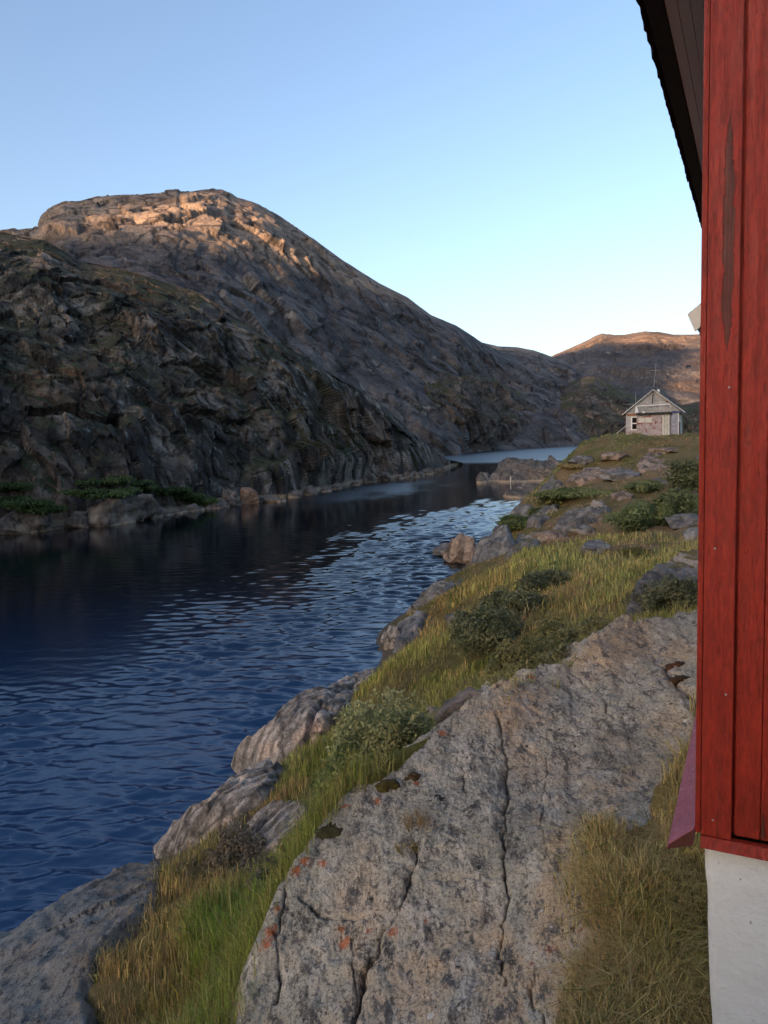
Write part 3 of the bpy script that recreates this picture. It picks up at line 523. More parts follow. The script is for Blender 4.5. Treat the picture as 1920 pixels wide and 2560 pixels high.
def build_slab():
    th = np.linspace(R(-20), R(33), 760); r = np.exp(np.linspace(math.log(2.2), math.log(11.0), 760))
    T, RR = np.meshgrid(th, r, indexing='ij'); X = RR * np.sin(T); Y = RR * np.cos(T)
    d = slab_edge(X, Y); Z = ST(np.stack([X, Y], -1)); dp = np.maximum(d, 0)
    left = sst(1.2, 0.2, X)                                    # the soil side on the right falls away gently, the fjord side steeply
    Z = Z - dp * (0.75 + 1.15 * left) - 0.9 * dp ** 2 * left
    P = np.stack([X, Y, Z], -1)
    a = R(14); ax = X * math.cos(a) - Y * math.sin(a); ay = X * math.sin(a) + Y * math.cos(a); Q = np.stack([ax, ay * 0.35, Z], -1)
    Z = Z + 0.055 * fbm(Q * 1.0, 4, 131) + 0.026 * ridged(Q * 3.3, 5, 133) + 0.020 * fbm(P * 8, 5, 137) + 0.010 * ridged(P * 30, 4, 139)
    st = (ax * 2.1 + 0.35 * fbm(Q * 0.8, 3, 141)); st = st - np.floor(st); Z = Z + 0.018 * (sst(0, 0.85, st) - sst(0.88, 1, st))
    wob = 0.045 * fbm(P * 2.5, 3, 145) + 0.022 * fbm(P * 14, 4, 147); wob2 = 0.045 * fbm(P * 2.5, 3, 149) + 0.022 * fbm(P * 14, 4, 151); wvar = np.clip(0.75 + 0.8 * fbm(P * 4, 4, 153), 0.12, 1.6)
    crack = np.zeros_like(Z)
    C = [([(1075, 1560), (1090, 1640), (1096, 1740), (1088, 1850), (1092, 1960), (1084, 2060), (1096, 2130)], 0.020, 0.11), ([(905, 1830), (885, 1890), (870, 1960), (830, 2010), (790, 2110), (755, 2230)], 0.045, 0.13), ([(612, 1945), (606, 2030), (606, 2110), (598, 2160)], 0.02, 0.10),
         ([(1160, 2080), (1150, 2150), (1155, 2230)], 0.016, 0.06), ([(925, 1900), (1000, 1888), (1085, 1893)], 0.014, 0.05), ([(985, 1640), (1000, 1680), (1010, 1720)], 0.016, 0.05), ([(1290, 1430), (1340, 1470), (1390, 1490)], 0.02, 0.06), ([(1240, 1460), (1290, 1500), (1330, 1560)], 0.016, 0.05), ([(1430, 1440), (1465, 1480), (1500, 1510)], 0.05, 0.12),
         ([(760, 2030), (770, 2110), (765, 2180)], 0.014, 0.05), ([(640, 1960), (740, 1990), (830, 1975)], 0.03, 0.06), ([(1180, 1640), (1175, 1760), (1168, 1880)], 0.012, 0.035), ([(1200, 1560), (1300, 1590)], 0.012, 0.035), ([(930, 1780), (985, 1800), (1080, 1790)], 0.010, 0.03)]
    for pts, wd, dep in C:
        wd *= 0.36; dep *= 0.6
        L = sline(pts)
        if len(L) < 2: continue
        dd = ldist(X + wob, Y + wob2, L) / wvar; g = np.exp(-(dd / wd) ** 2); Z = Z - dep * g * np.minimum(wvar, 1) - dep * 0.35 * np.exp(-(dd / (wd * 3.2)) ** 2); crack = np.maximum(crack, g)
    # little hollows worn along the upper edge
    def spots(lst):
        o = np.zeros_like(Z)
        for a_, b_, s_ in lst:
            p = on_slab(a_, b_)
            if p is not None: o = np.maximum(o, np.exp(-((X - p[0]) ** 2 + (Y - p[1]) ** 2) / (s_ * .8) ** 2))
        return o
    orange = spots([(585, 2030, .10), (577, 2060, .12), (600, 1985, .07), (660, 1880, .10), (700, 1870, .09), (745, 2035, .10), (738, 2010, .07), (850, 2010, .09), (795, 2015, .06), (1285, 1520, .05), (955, 1588, .10), (1150, 1470, .12), (1230, 1430, .10), (640, 1905, .08), (815, 1730, .08), (745, 1745, .08), (900, 1690, .06), (880, 1560, .05), (920, 1990, .05)])
    red = spots([(1290, 1940, .14), (1310, 1990, .10), (1255, 2010, .06), (1190, 2055, .10), (1240, 2090, .08), (1220, 2160, .12), (1260, 2200, .14), (1475, 1640, .06), (1150, 2080, .05)])
    white = spots([(1215, 1440, .04), (1170, 1975, .022), (1190, 2010, .022), (1330, 1870, .06), (1300, 1850, .05), (1490, 1600, .03), (1480, 1560, .03), (1400, 1555, .02), (930, 2200, .04), (1060, 2060, .02), (950, 1700, .02), (1000, 1610, .015)])
    V = np.stack([X, Y, Z], -1).reshape(-1, 3); keep = (d < 1.6) & (Z > head_raw(X, Y) - 1.6)
    at_ = {'crack': crack.ravel(), 'orange': orange.ravel(), 'red': red.ravel(), 'white': white.ravel()}
    V, q, at_ = compact(V, gridfaces(*X.shape, keep), at_)
    o = mesh('bedrock_slab', V, [q], m_slab, attrs=at_)
    tag(o, 'huge speckled grey-pink granite slab with orange lichen and long cracks beside the red house', 'rock')
build_slab()

def rockfield(name, outline, inner, mat, label, n=170, side=1.5, curve=0.8, rough=0.05, strata=None, group=None, sink=0.7, lower=0.10, rnd=0.0, freq=1.0, cuts=(), cat='rock', seed=0, bury=True):
    """a bedrock slab: surveyed outline and top points, sides falling away below ground; origin at its foot"""
    ow = np.array([spec(p) for p in outline]); iw = np.array([spec(p) for p in inner]) if inner else np.zeros((0, 3)); A = np.concatenate([ow, iw])
    T = TPS(A[:, :2], A[:, 2], 5e-3); lo = ow[:, :2].min(0) - 1.2; hi = ow[:, :2].max(0) + 1.2; ext = hi - lo; st = max(ext) / n
    X, Y = np.meshgrid(np.arange(lo[0], hi[0], st), np.arange(lo[1], hi[1], st), indexing='ij')
    sc = math.sqrt(ext[0] * ext[1]); jit = np.stack([X, Y, X * 0], -1) / sc * 5
    d = pdist(X + 0.05 * sc * fbm(jit, 3, seed + 1) * 0.6, Y + 0.05 * sc * fbm(jit, 3, seed + 5) * 0.6, ow); dp = np.maximum(d, 0)
    zmin, zmax = A[:, 2].min(), A[:, 2].max(); Z = np.clip(T(np.stack([X, Y], -1)), zmin - 0.4, zmax + 0.35)
    Z = Z - side * dp - curve * dp ** 2 + rnd * (np.sqrt(np.clip(-d / (0.35 * sc), 0, 1)) - 0.7)
    P = np.stack([X, Y, Z], -1) * freq
    f1 = fbm(P * 1.3, 4, seed + 11); Z = Z + rough * (2.2 * f1 + 1.0 * ridged(P * 3.1, 4, seed + 17) + 0.5 * fbm(P * 9, 4, seed + 21))
    d1, d2, idv = worley(P * np.array([1.1, 1.1, 0.8]), seed + 31); Z = Z + rough * 2.6 * (idv - 0.5) + rough * 1.5 * np.minimum(d2 - d1, 0.25)
    if strata:
        a, per, amp = strata; s = (X * math.cos(a) + Y * math.sin(a)) / per + 0.8 * f1 + 0.5 * fbm(P * 0.8, 3, seed + 41); k = s - np.floor(s)
        Z = Z + amp * (sst(0, 0.82, k) - sst(0.86, 1, k)) * (0.5 + _hash(np.floor(s), np.floor(s) * 0, np.floor(s) * 0, seed))
        s2 = s * 4.3; k = s2 - np.floor(s2); Z = Z + amp * 0.22 * (sst(0, 0.8, k) - sst(0.85, 1, k))
    for pts, wd, dep in cuts:
        L = [tuple(spec(p)[:2]) for p in pts]; Z = Z - dep * np.exp(-(ldist(X + 0.4 * wd * f1, Y, L) / wd) ** 2)
    g = head_raw(X, Y) if bury else np.full(X.shape, -.25); keep = (Z > np.maximum(g, -0.25) - sink) & (d < 1.1)
    if not keep.any(): print("EMPTY", label, zmin, zmax, g.min(), g.max())
    V, q, _ = compact(np.stack([X, Y, Z], -1).reshape(-1, 3), gridfaces(*X.shape, keep))
    c = np.array([ow[:, 0].mean(), ow[:, 1].mean(), zmin]); o = mesh(name, V - c, [q], mat); o.location = c
    tag(o, label, cat, group)
    if bury: ROCKPOLY.append((ow, lower))
    return o
mossB = ((0.045, 0.055, 0.012), (0.115, 0.085, 0.016))
heath = ((0.10, 0.085, 0.03), (0.19, 0.125, 0.07))
m_shore = rock_mat('banded_shore_gneiss', (0.12, 0.105, 0.092), (0.27, 0.23, 0.195), (0.46, 0.39, 0.33), 0.9, None, streak=0.0, bumpd=0.08, warm=(0.42, 0.22, 0.125), warm_amt=0.95, band=1.1, bandrot=(0, 0, R(47)), speck=0.75, joints=(1.5, 0.4))
m_dark = rock_mat('dark_lichen_rock', (0.045, 0.044, 0.044), (0.105, 0.10, 0.097), (0.25, 0.235, 0.22), 1.5, None, streak=0.0, bumpd=0.06, warm=(0.17, 0.15, 0.14), warm_amt=0.4, speck=0.6)
m_grey = rock_mat('grey_outcrop_rock', (0.055, 0.052, 0.05), (0.145, 0.132, 0.122), (0.29, 0.26, 0.235), 0.7, mossB, 0.86, 1.08, 0.5, 0.12, (0.27, 0.175, 0.115), 0.7, speck=0.5)
m_pink = rock_mat('pinkish_outcrop_rock', (0.10, 0.078, 0.065), (0.235, 0.175, 0.135), (0.35, 0.27, 0.215), 0.5, mossB, 0.95, 1.15, 0.7, 0.12, (0.42, 0.25, 0.15), 0.7, speck=0.5)
m_bould = rock_mat('pale_shore_boulder', (0.045, 0.04, 0.037), (0.12, 0.10, 0.086), (0.25, 0.21, 0.17), 0.5, None, streak=0.5, bumpd=0.3, warm=(0.36, 0.22, 0.13), warm_amt=0.7, wet=0.7)
m_orange = rock_mat('rusty_boulder', (0.10, 0.065, 0.045), (0.23, 0.135, 0.085), (0.30, 0.20, 0.14), 0.5, None, streak=0.35, bumpd=0.3, warm=(0.38, 0.18, 0.08), warm_amt=0.8)
m_isle = rock_mat('islet_rock', (0.055, 0.05, 0.046), (0.12, 0.105, 0.095), (0.22, 0.19, 0.165), 0.35, ((0.035, 0.04, 0.014), (0.085, 0.065, 0.025)), 0.86, 1.1, 0.5, 0.4, (0.24, 0.15, 0.095), 0.5, wet=0.5)

# slabs at the water's edge, near
rockfield('rock_slab', [(-260, 2230, 'z', 0.3), (-60, 2050, 'z', 0.75), (60, 1985, 'z', 0.85), (200, 1912, 'z', 0.9), (300, 1862, 'z', 0.75), (345, 1868, 'z', 0.85), (300, 1960, 'z', 1.42), (215, 2030, 'z', 1.55), (195, 2130, 'z', 1.6), (260, 2230, 'z', 1.75), (240, 2420, 'z', 2.0), (-260, 2420, 'z', 1.5)],
          [(80, 2100, 'z', 1.3), (30, 2200, 'z', 1.35), (150, 2000, 'z', 1.15)], m_slabdark, 'dark lichen-covered rock slab filling the lower left corner by the water', n=300, rough=0.035, side=1.2, seed=3, lower=1.1, freq=1.3)
rockfield('shore_slab', [(500, 1652, 'z', 0.02), (520, 1605, 'z', 0.6), (600, 1555, 'z', 1.15), (690, 1492, 'z', 1.4), (760, 1452, 'z', 1.35), (803, 1447, 'z', 1.3), (800, 1480, 'z', 1.25), (770, 1530, 'z', 1.25), (700, 1590, 'z', 1.2), (600, 1640, 'z', 0.75), (545, 1660, 'z', 0.25)],
          [(640, 1570, 'z', 1.3), (720, 1510, 'z', 1.5), (560, 1620, 'z', 0.75)], m_shore, 'rounded whaleback slab of pinkish banded gneiss running into the water, the farther of two', n=260, rough=0.02, strata=(R(-47), 0.42, 0.05), seed=13, side=1.6, cuts=[([(775, 1470, 'z', 1.3), (700, 1540, 'z', 1.3), (655, 1610, 'z', 1.1)], 0.05, 0.28), ([(790, 1505, 'z', 1.3), (740, 1560, 'z', 1.2), (700, 1600, 'z', 1.1)], 0.06, 0.3)])
rockfield('shore_slab', [(333, 1838, 'z', 0.0), (375, 1785, 'z', 0.55), (440, 1735, 'z', 0.95), (520, 1672, 'z', 1.15), (580, 1640, 'z', 1.2), (600, 1650, 'z', 1.3), (560, 1725, 'z', 1.25), (500, 1790, 'z', 0.95), (430, 1845, 'z', 0.5), (370, 1862, 'z', 0.2)],
          [(470, 1745, 'z', 1.15), (410, 1800, 'z', 0.75)], m_shore, 'long ribbed slab of grey and tan gneiss at the water below the grassy spur', n=240, rough=0.02, strata=(R(-47), 0.32, 0.06), seed=23, side=1.6, cuts=[([(520, 1690, 'z', 1.2), (450, 1770, 'z', 0.9), (400, 1835, 'z', 0.5)], 0.05, 0.22)])
rockfield('shore_slab', [(510, 1815, 'z', 1.0), (560, 1760, 'z', 1.35), (600, 1735, 'z', 1.5), (660, 1740, 'z', 1.6), (655, 1790, 'z', 1.65), (610, 1840, 'z', 1.55), (540, 1850, 'z', 1.3)],
          [(600, 1780, 'z', 1.55)], m_shore, 'small striped slab with a pink foot tucked under the grass overhang', n=170, rough=0.02, strata=(R(-45), 0.20, 0.06), seed=33, side=1.6)
# headland outcrops, far to near
rockfield('rock_outcrop', [(1378, 1018, 62), (1395, 992, 66), (1440, 975, 69), (1505, 972, 70), (1540, 975, 70), (1545, 1012, 62), (1470, 1022, 59)], [(1450, 995, 66)], m_pink, 'broad pinkish rock face on the knoll below the grey house', n=150, rough=0.12, seed=43, side=1.2, freq=0.5, strata=(R(10), 1.6, 0.2), sink=1.2)
rockfield('rock_outcrop', [(1478, 1025, 47), (1492, 1000, 49), (1515, 985, 50), (1545, 985, 50), (1550, 1030, 45), (1510, 1040, 44)], [(1515, 1005, 49)], m_dark, 'blackish rock knob cut off by the red corner board, right of the pinkish face', n=110, rough=0.12, seed=53, side=1.5, freq=0.6, sink=1.2)
rockfield('rock_outcrop', [(1200, 1142, 42), (1222, 1112, 43), (1262, 1097, 44), (1300, 1088, 45), (1312, 1098, 43.5), (1300, 1118, 41), (1262, 1128, 39.5), (1230, 1140, 39)], [(1262, 1108, 42.5)], m_grey, 'grey layered outcrop left of the largest green bush', n=150, rough=0.10, seed=63, side=1.6, freq=0.6, strata=(R(75), 0.9, 0.16), sink=1.2)
rockfield('rock_outcrop', [(1090, 1200, 36), (1105, 1170, 38.5), (1135, 1152, 40), (1165, 1142, 41), (1180, 1150, 40), (1165, 1165, 38), (1125, 1185, 35.5), (1105, 1205, 34)], [(1135, 1162, 39)], m_grey, 'smooth bluish-grey rock hump on the slope above the shore rocks', n=130, rough=0.07, seed=73, side=1.6, freq=0.7, sink=1.0)
rockfield('rock_outcrop', [(1020, 1222, 'z', 0.6), (1030, 1180, 'z', 1.6), (1060, 1150, 'z', 2.2), (1085, 1148, 'z', 2.3), (1095, 1170, 'z', 2.2), (1075, 1205, 'z', 1.5), (1050, 1230, 'z', 0.9)], [(1060, 1180, 'z', 2.0)], m_dark, 'black and white lichened outcrop just above the shore, beside the tan boulder', n=130, rough=0.12, seed=83, side=1.8, freq=0.7, sink=1.2)
rockfield('rock_outcrop', [(1145, 1122, 50), (1160, 1100, 52), (1185, 1088, 54), (1205, 1092, 52), (1195, 1112, 49), (1165, 1130, 47)], [(1175, 1104, 51)], m_grey, 'small fissured grey outcrop near the top of the water-side bank', n=100, rough=0.12, seed=93, side=1.6, freq=0.6, sink=1.2)
rockfield('rock_outcrop', [(1270, 1062, 56), (1290, 1047, 58), (1325, 1042, 59), (1340, 1050, 57.5), (1320, 1066, 54), (1290, 1072, 53)], [(1305, 1055, 57)], m_dark, 'flat slate-grey rock lying between the two low green shrub patches', n=100, rough=0.07, seed=103, side=1.2, freq=0.5, sink=1.0)
rockfield('rock_outcrop', [(1235, 1026, 64), (1262, 1012, 66), (1300, 1008, 67), (1345, 1012, 66), (1360, 1022, 63), (1300, 1028, 62), (1255, 1032, 61)], [(1290, 1016, 65.5)], m_pink, 'low pale rock ledge across the brown heath below the knoll', n=110, rough=0.08, seed=113, side=1.2, freq=0.5, sink=1.0)
rockfield('rock_outcrop', [(1160, 1062, 61), (1178, 1040, 65), (1200, 1030, 67), (1212, 1038, 65), (1190, 1058, 60)], [(1188, 1045, 64)], m_grey, 'angular grey rock perched at the edge over the water', n=90, rough=0.14, seed=123, side=1.8, freq=0.6, sink=1.0)
rockfield('rock_outcrop', [(1400, 1040, 54), (1430, 1026, 57), (1475, 1022, 58), (1490, 1034, 55), (1460, 1048, 51), (1420, 1050, 51)], [(1445, 1034, 56)], m_grey, 'pale grey rock ledge under the pinkish face, by the dark knob', n=100, rough=0.10, seed=133, side=1.2, freq=0.5, sink=1.0)
rockfield('boulder', [(1375, 1335, 12.0), (1385, 1285, 12.6), (1410, 1235, 13.6), (1450, 1203, 14.4), (1520, 1195, 14.6), (1600, 1210, 14.3), (1620, 1330, 11.8), (1500, 1345, 11.5)], [(1450, 1250, 13.5), (1520, 1250, 13.6)], m_grey, 'pale rounded boulder half covered by a dark green bush, close to the red wall', n=170, rough=0.05, seed=143, side=2.2, curve=1.2, freq=1.2, sink=1.0, lower=0.8)
rockfield('rock_outcrop', [(880, 1315, 'z', 0.55), (905, 1288, 'z', 0.9), (945, 1262, 'z', 1.1), (985, 1250, 'z', 1.2), (1000, 1262, 'z', 1.25), (950, 1290, 'z', 1.05), (905, 1320, 'z', 0.9)], [(945, 1275, 'z', 1.2)], m_grey, 'mossy ledge of dark rock along the waterline in mid slope', n=130, rough=0.07, seed=153, side=1.8, freq=0.9, sink=1.0)
rockfield('rock_outcrop', [(855, 1380, 'z', 0.6), (870, 1345, 'z', 0.9), (900, 1325, 'z', 1.05), (925, 1328, 'z', 1.15), (900, 1352, 'z', 1.1), (875, 1380, 'z', 0.9)], [], m_dark, 'small dark ledge at the bank edge above the whaleback slab', n=90, rough=0.06, seed=163, side=1.8, freq=1.0, sink=0.8)

def blob(name, base, size, mat, label, group=None, rz=0.0, seed=0, cuts=12, tilt=0.0, sub=5, rough=0.06, cat='rock', flat=0.62):
    """an angular boulder: a sphere planed by random cuts, weathered by noise"""
    bm = bmesh.new(); bmesh.ops.create_icosphere(bm, subdivisions=sub, radius=1.0); V = np.array([v.co[:] for v in bm.verts]); Fq = np.array([[v.index for v in f.verts] for f in bm.faces]); bm.free()
    g = np.random.default_rng(seed)
    for i in range(cuts):
        nn = g.normal(size=3); nn /= np.linalg.norm(nn); dd = g.uniform(flat, 0.92); s = V @ nn - dd; V = V - np.outer(np.maximum(s, 0) * 0.93, nn)
    V = V * np.array(size) / 2
    sc = max(size); P = V / sc; N = P / (np.linalg.norm(P, axis=1, keepdims=True) + 1e-9)
    V = V + N * (sc * rough * (1.3 * fbm(P * 3 + seed, 4, seed) + 0.7 * ridged(P * 8 + seed, 4, seed + 5)))[:, None]
    V[:, 2] += size[2] * 0.28
    o = mesh(name, V, [Fq], mat); o.location = base; o.rotation_euler = (tilt, 0, rz)
    return tag(o, label, cat, group)
# islets in the channel
def islet(outline, inner, label, **k): return rockfield('rocky_islet', outline, inner, m_isle, label, cat='islet', bury=False, sink=0.4, **k)
islet([(1028, 1036, 'z', 0.0), (1045, 1020, 122), (1075, 1000, 128), (1110, 993, 131), (1150, 992, 132), (1165, 997, 131), (1190, 984, 134), (1212, 996, 133), (1225, 1005, 130), (1218, 1042, 'z', 0.1), (1120, 1042, 'z', 0.0), (1070, 1041, 'z', 0.0)], [(1120, 1018, 124), (1180, 1012, 126), (1080, 1020, 122)], 'larger low rocky islet with brown moss in the channel', n=200, rough=0.22, side=1.6, seed=203, freq=0.35, rnd=0.3)
islet([(1080, 1072, 'z', 0.0), (1095, 1058, 92), (1125, 1048, 94), (1165, 1045, 95), (1190, 1060, 90), (1180, 1078, 'z', 0.0), (1120, 1077, 'z', 0.0)], [(1130, 1060, 92)], 'smaller dark rock islet half hidden by the grassy bank', n=140, rough=0.15, side=1.6, seed=213, freq=0.5, rnd=0.2)
blob('post', at(1103, 1042, 117.5) + np.array([0, 0, -0.2]), (0.22, 0.22, 1.6), plain('bleached_wood', (0.5, 0.46, 0.4)), 'short pale post standing at the islet shoreline', None, 0, 5, 4, 0.03, 3, 0.02, 'post')
# boulders at the headland's foot
for bx, by, sz, m, lb, rz, sd, tl in [((993, 1212, 'z', 0), 0, (2.1, 1.9, 2.2), m_pink, 'tan split boulder standing in the water at the foot of the bank', 0.4, 31, 0.15), ((966, 1200, 'z', 0), 0, (1.9, 1.4, 1.0), m_dark, 'low dark boulder in the water, leftmost of the shore rocks', 0.2, 32, 0.0), ((1010, 1216, 'z', 0), 0, (1.3, 1.5, 2.1), m_pink, 'narrow reddish boulder wedged right of the tan split boulder', 1.0, 33, 0.1),
                                   ((1066, 1232, 'z', .7), 0, (0.7, 0.8, 1.7), m_pink, 'upright pale orange rock stuck in the mossy bank', 0.5, 34, 0.2), ((852, 1405, 'z', .1), 0, (0.7, 1.2, 1.0), m_shore, 'brown block at the bank foot beside the water, above the whaleback slab', 0.5, 36, 0.1)]:
    blob('boulder', spec(bx), sz, m, lb, None, rz, sd, 14, tl)
for (a, b), sz, lb, sd in [((950, 1562), (.55, .5, .42), 'pale stone lying in the grass of the mid slope', 41), ((592, 1659), (.32, .3, .26), 'small white stone in the yellow grass on the spur', 42), ((896, 1585), (.6, .5, .4), 'dark stone half sunk in grass below the pale stone', 43), ((1010, 1552), (.9, .7, .55), 'grey rock poking out behind the big slab edge', 44), ((1480, 1136), (2.4, 1.8, .9), 'flat pale rock under the large bush near the red wall', 45), ((1515, 1168), (1.6, 1.4, .8), 'bluish rock beside the red corner board in the long grass', 46)]:
    p = hit(a, b); blob('stone', p - np.array([0, 0, sz[2] * .15]), sz, {42: plain('white_quartz', (.62, .62, .62), .7, .4, 9, .02), 43: m_dark, 45: m_grey, 46: m_dark}.get(sd, m_pink), lb, None, sd, sd, 12, 0, 4)
for (a, b), sz, mt, lb, sd in [((1098, 1098), (2.6, 2.0, 1.5), m_grey, 'grey rock sticking out of the steep grassy edge above the small islet', 401), ((1135, 1122), (2.4, 2.0, 1.6), m_dark, 'dark blocky rock in the bank between the small bush and the water', 402), ((1325, 990), (4.2, 2.6, 1.0), m_pink, 'low tan rock in the grass just below the cabin front', 403), ((1255, 1000), (3.4, 2.2, 1.0), m_grey, 'flat grey rock on the left shoulder of the knoll', 404), ((1430, 975), (3.2, 2.2, .9), m_pink, 'pale slab of rock in the grass to the right below the cabin', 405), ((1345, 1030), (4.0, 2.4, .9), m_dark, 'slate-coloured rock among the brown heath, above the right shrub mat', 406), ((1220, 1065), (2.2, 1.6, .9), m_grey, 'small grey rock at the upper left edge of the wide shrub mat', 407), ((1180, 1165), (2.4, 1.6, .9), m_pink, 'brownish rock in the dry heath below the layered outcrop', 408), ((1285, 1190), (1.6, 1.2, .7), m_dark, 'dark rock edge showing through heath left of the moss cushion', 409), ((1255, 1150), (1.9, 1.4, .8), m_grey, 'grey rock at the foot of the layered outcrop, in tall grass', 410), ((990, 1345), (1.1, .8, .5), m_grey, 'low grey rock in the grass above the large mid-slope bush', 411), ((1345, 1075), (2.6, 1.8, .8), m_pink, 'pale rock at the top of the largest green bush', 412)]:
    p = hit(a, b)
    if p is not None: blob('rock_outcrop', p - np.array([0, 0, sz[2] * .2]), sz, mt, lb, None, sd * 1.3, sd, 18, 0, 5, .06, 'rock', .55)
# boulders along the far waterline
for px, wd, hh, dp, m, lb, sd in [(533, 3.0, 2.4, 2.4, m_orange, 'squarish orange boulder at the far waterline', 51), (492, 3.0, 3.0, 2.6, m_bould, 'dark pointed boulder left of the orange boulder', 52), (582, 4.4, 1.1, 3.0, m_bould, 'flat pale boulder lying out in the water right of the orange one', 53), (262, 9.0, 3.8, 4.5, m_bould, 'big split block with a pale foot at the far waterline, left of the green thicket', 54), (165, 4.0, 2.4, 3.0, m_bould, 'tan wedge-shaped boulder by the far waterline near the left edge', 55), (60, 5.0, 3.6, 4.0, m_bould, 'large leaning block at the far waterline, close to the left picture edge', 56), (10, 3.6, 2.0, 3.0, m_bould, 'half-cut boulder at the very left picture edge on the far shore', 57)]:
    by = float(np.interp(px, [p[0] for p in L_base], [p[1] for p in L_base])) + 1.0
    blob('boulder', atz(px, by, np.float64(-0.1)) + np.array([0, 0.6, -0.25]), (wd, dp, hh * 1.25), m, lb, None, 0.35 + sd, sd, 22, 0.05, 5, 0.07, 'rock', 0.5)
g = np.random.default_rng(8)
for i, px in enumerate([35, 95, 118, 205, 225, 300, 318, 340, 362, 385, 402, 418, 432, 447, 462, 478, 510, 555, 640, 668, 700, 730, 765, 800, 835, 862, 880, 895, 910, 925, 938, 950]):
    by = float(np.interp(px, [p[0] for p in L_base], [p[1] for p in L_base])); s = g.uniform(0.7, 1.6) * (1.0 if px < 600 else 1.3)
    blob('boulder', atz(px, by, np.float64(-0.1)) + np.array([g.uniform(-.3, .3), g.uniform(-.2, .8), -0.2]), (s * g.uniform(1.1, 2.0), s * 1.2, s * g.uniform(.8, 1.3)), m_bould, 'pale low boulder in the row along the far waterline', 'boulders along the far waterline', g.uniform(0, 6), 60 + i, 14, 0, 3, 0.05)

# ------------------------------------------------------------------ the headland's ground sheet (after the slabs, which it is cut down under)
def ground_mat():
    m = Mat('heath_ground'); c = m.attr('col'); n1 = m.noise(7, 8, 0.75); n2 = m.noise(60, 5, 0.7); n3 = m.noise(1.2, 6, 0.6)
    c = m.mix(0.55, c, m.ramp(n1, [(0.3, 0.25), (0.7, 0.75)]), 'OVERLAY'); c = m.mix(0.5, c, m.ramp(n2, [(0.3, 0.2), (0.7, 0.75)]), 'OVERLAY')
    c = m.mix(m.math('MULTIPLY', m.rng(n3, 0.52, 0.66), 0.5), c, (0.085, 0.075, 0.022)); 
    return m.done(c, 0.95, m.bump(m.math('ADD', n1, m.math('MULTIPLY', n2, 0.5)), 1.0, 0.10), 0.1)
m_ground = ground_mat()
def build_ground():
    th = np.concatenate([np.linspace(-180, -35, 50)[:-1], np.linspace(-35, 34, 640), np.linspace(34, 180, 50)[1:]]) * math.pi / 180
    r = np.exp(np.linspace(math.log(0.5), math.log(190), 620)); T, RR = np.meshgrid(th, r, indexing='ij'); X = RR * np.sin(T); Y = RR * np.cos(T)
    Z = head(X, Y); keep = Z > -1.6; zc = zone(X.ravel(), Y.ravel()); col = zc[:, :3] * 0.62
    shore = sst(0.75, 0.15, Z.ravel() + 0.25 * fbm(np.stack([X, Y, Z], -1), 3, 71).ravel())[:, None]
    col = col * (1 - shore) + np.array([0.13, 0.105, 0.085]) * shore
    V, q, a = compact(np.stack([X, Y, Z], -1).reshape(-1, 3), gridfaces(*X.shape, keep), {'col': col})
    tag(mesh('ground', V, [q], m_ground, attrs=a), kind='structure')
build_ground()
# ------------------------------------------------------------------ the red house
def red_paint(name, base, wear=0.12, dark=(0.075, 0.022, 0.014), peel=None):
    m = Mat(name); v = m.mp((26, 26, 3.0)); n = m.noise(1.0, 7, 0.7, v, 1.2); v2 = m.mp((60, 60, 14)); n2 = m.noise(1.0, 4, 0.6, v2, 0.8); big = m.noise(2.2, 4, 0.6)
    c = m.mix(0.4, base, m.ramp(n, [(0.32, 0.22), (0.66, 0.72)]), 'OVERLAY'); c = m.mix(m.math('MULTIPLY', m.rng(big, 0.42, 0.66), 0.4), c, tuple(x * 1.35 for x in base))
    c = m.mix(m.math('MULTIPLY', m.rng(m.noise(1.0, 5, 0.7, m.mp((22, 22, 1.1))), 0.60, 0.66), wear), c, dark)
    c = m.mix(0.42, c, m.ramp(n2, [(0.34, 0.2), (0.5, 0.5), (0.68, 0.8)]), 'OVERLAY')
    if peel:                                 # bare wood where the paint has flaked off
        x, z = m.sep(0), m.sep(2); e = m.math('ADD', m.math('MULTIPLY', m.math('ABSOLUTE', m.math('SUBTRACT', x, peel[0])), 1 / peel[1]), m.math('POWER', m.math('MULTIPLY', m.math('ABSOLUTE', m.math('SUBTRACT', z, peel[2])), 1 / peel[3]), 4.0))
        e = m.math('ADD', e, m.math('MULTIPLY', m.math('SUBTRACT', m.noise(1.0, 6, 0.7, m.mp((30, 30, 7)), 0.5), 0.5), 2.6)); pm = m.rng(e, 1.02, 0.94)
        c = m.mix(m.math('MULTIPLY', pm, 0.92), c, m.ramp(m.noise(1.0, 4, 0.6, m.mp((90, 90, 2))), [(0.35, (0.060, 0.014, 0.009)), (0.65, (0.125, 0.034, 0.022))])); n = m.math('SUBTRACT', n, m.math('MULTIPLY', pm, 0.5))
    return m.done(c, 0.50, m.bump(m.math('ADD', n, m.math('MULTIPLY', n2, 0.55)), 1.0, 0.010), 0.35)
m_red = red_paint('red_house_paint', (0.25, 0.020, 0.009)); m_pinkred = red_paint('pinkish_red_paint', (0.36, 0.10, 0.125), 0.75, (0.52, 0.36, 0.36)); m_bare = plain('bare_weathered_wood', (0.085, 0.026, 0.018), 0.85, 0.6, 10, 0.002, (6, 6, 0.6))
m_found = Mat('white_painted_concrete')
_n = m_found.noise(5, 8, 0.65); _n2 = m_found.noise(22, 6, 0.6, None, 0.6); _v = m_found.vor(3.0, None, 'DISTANCE_TO_EDGE')
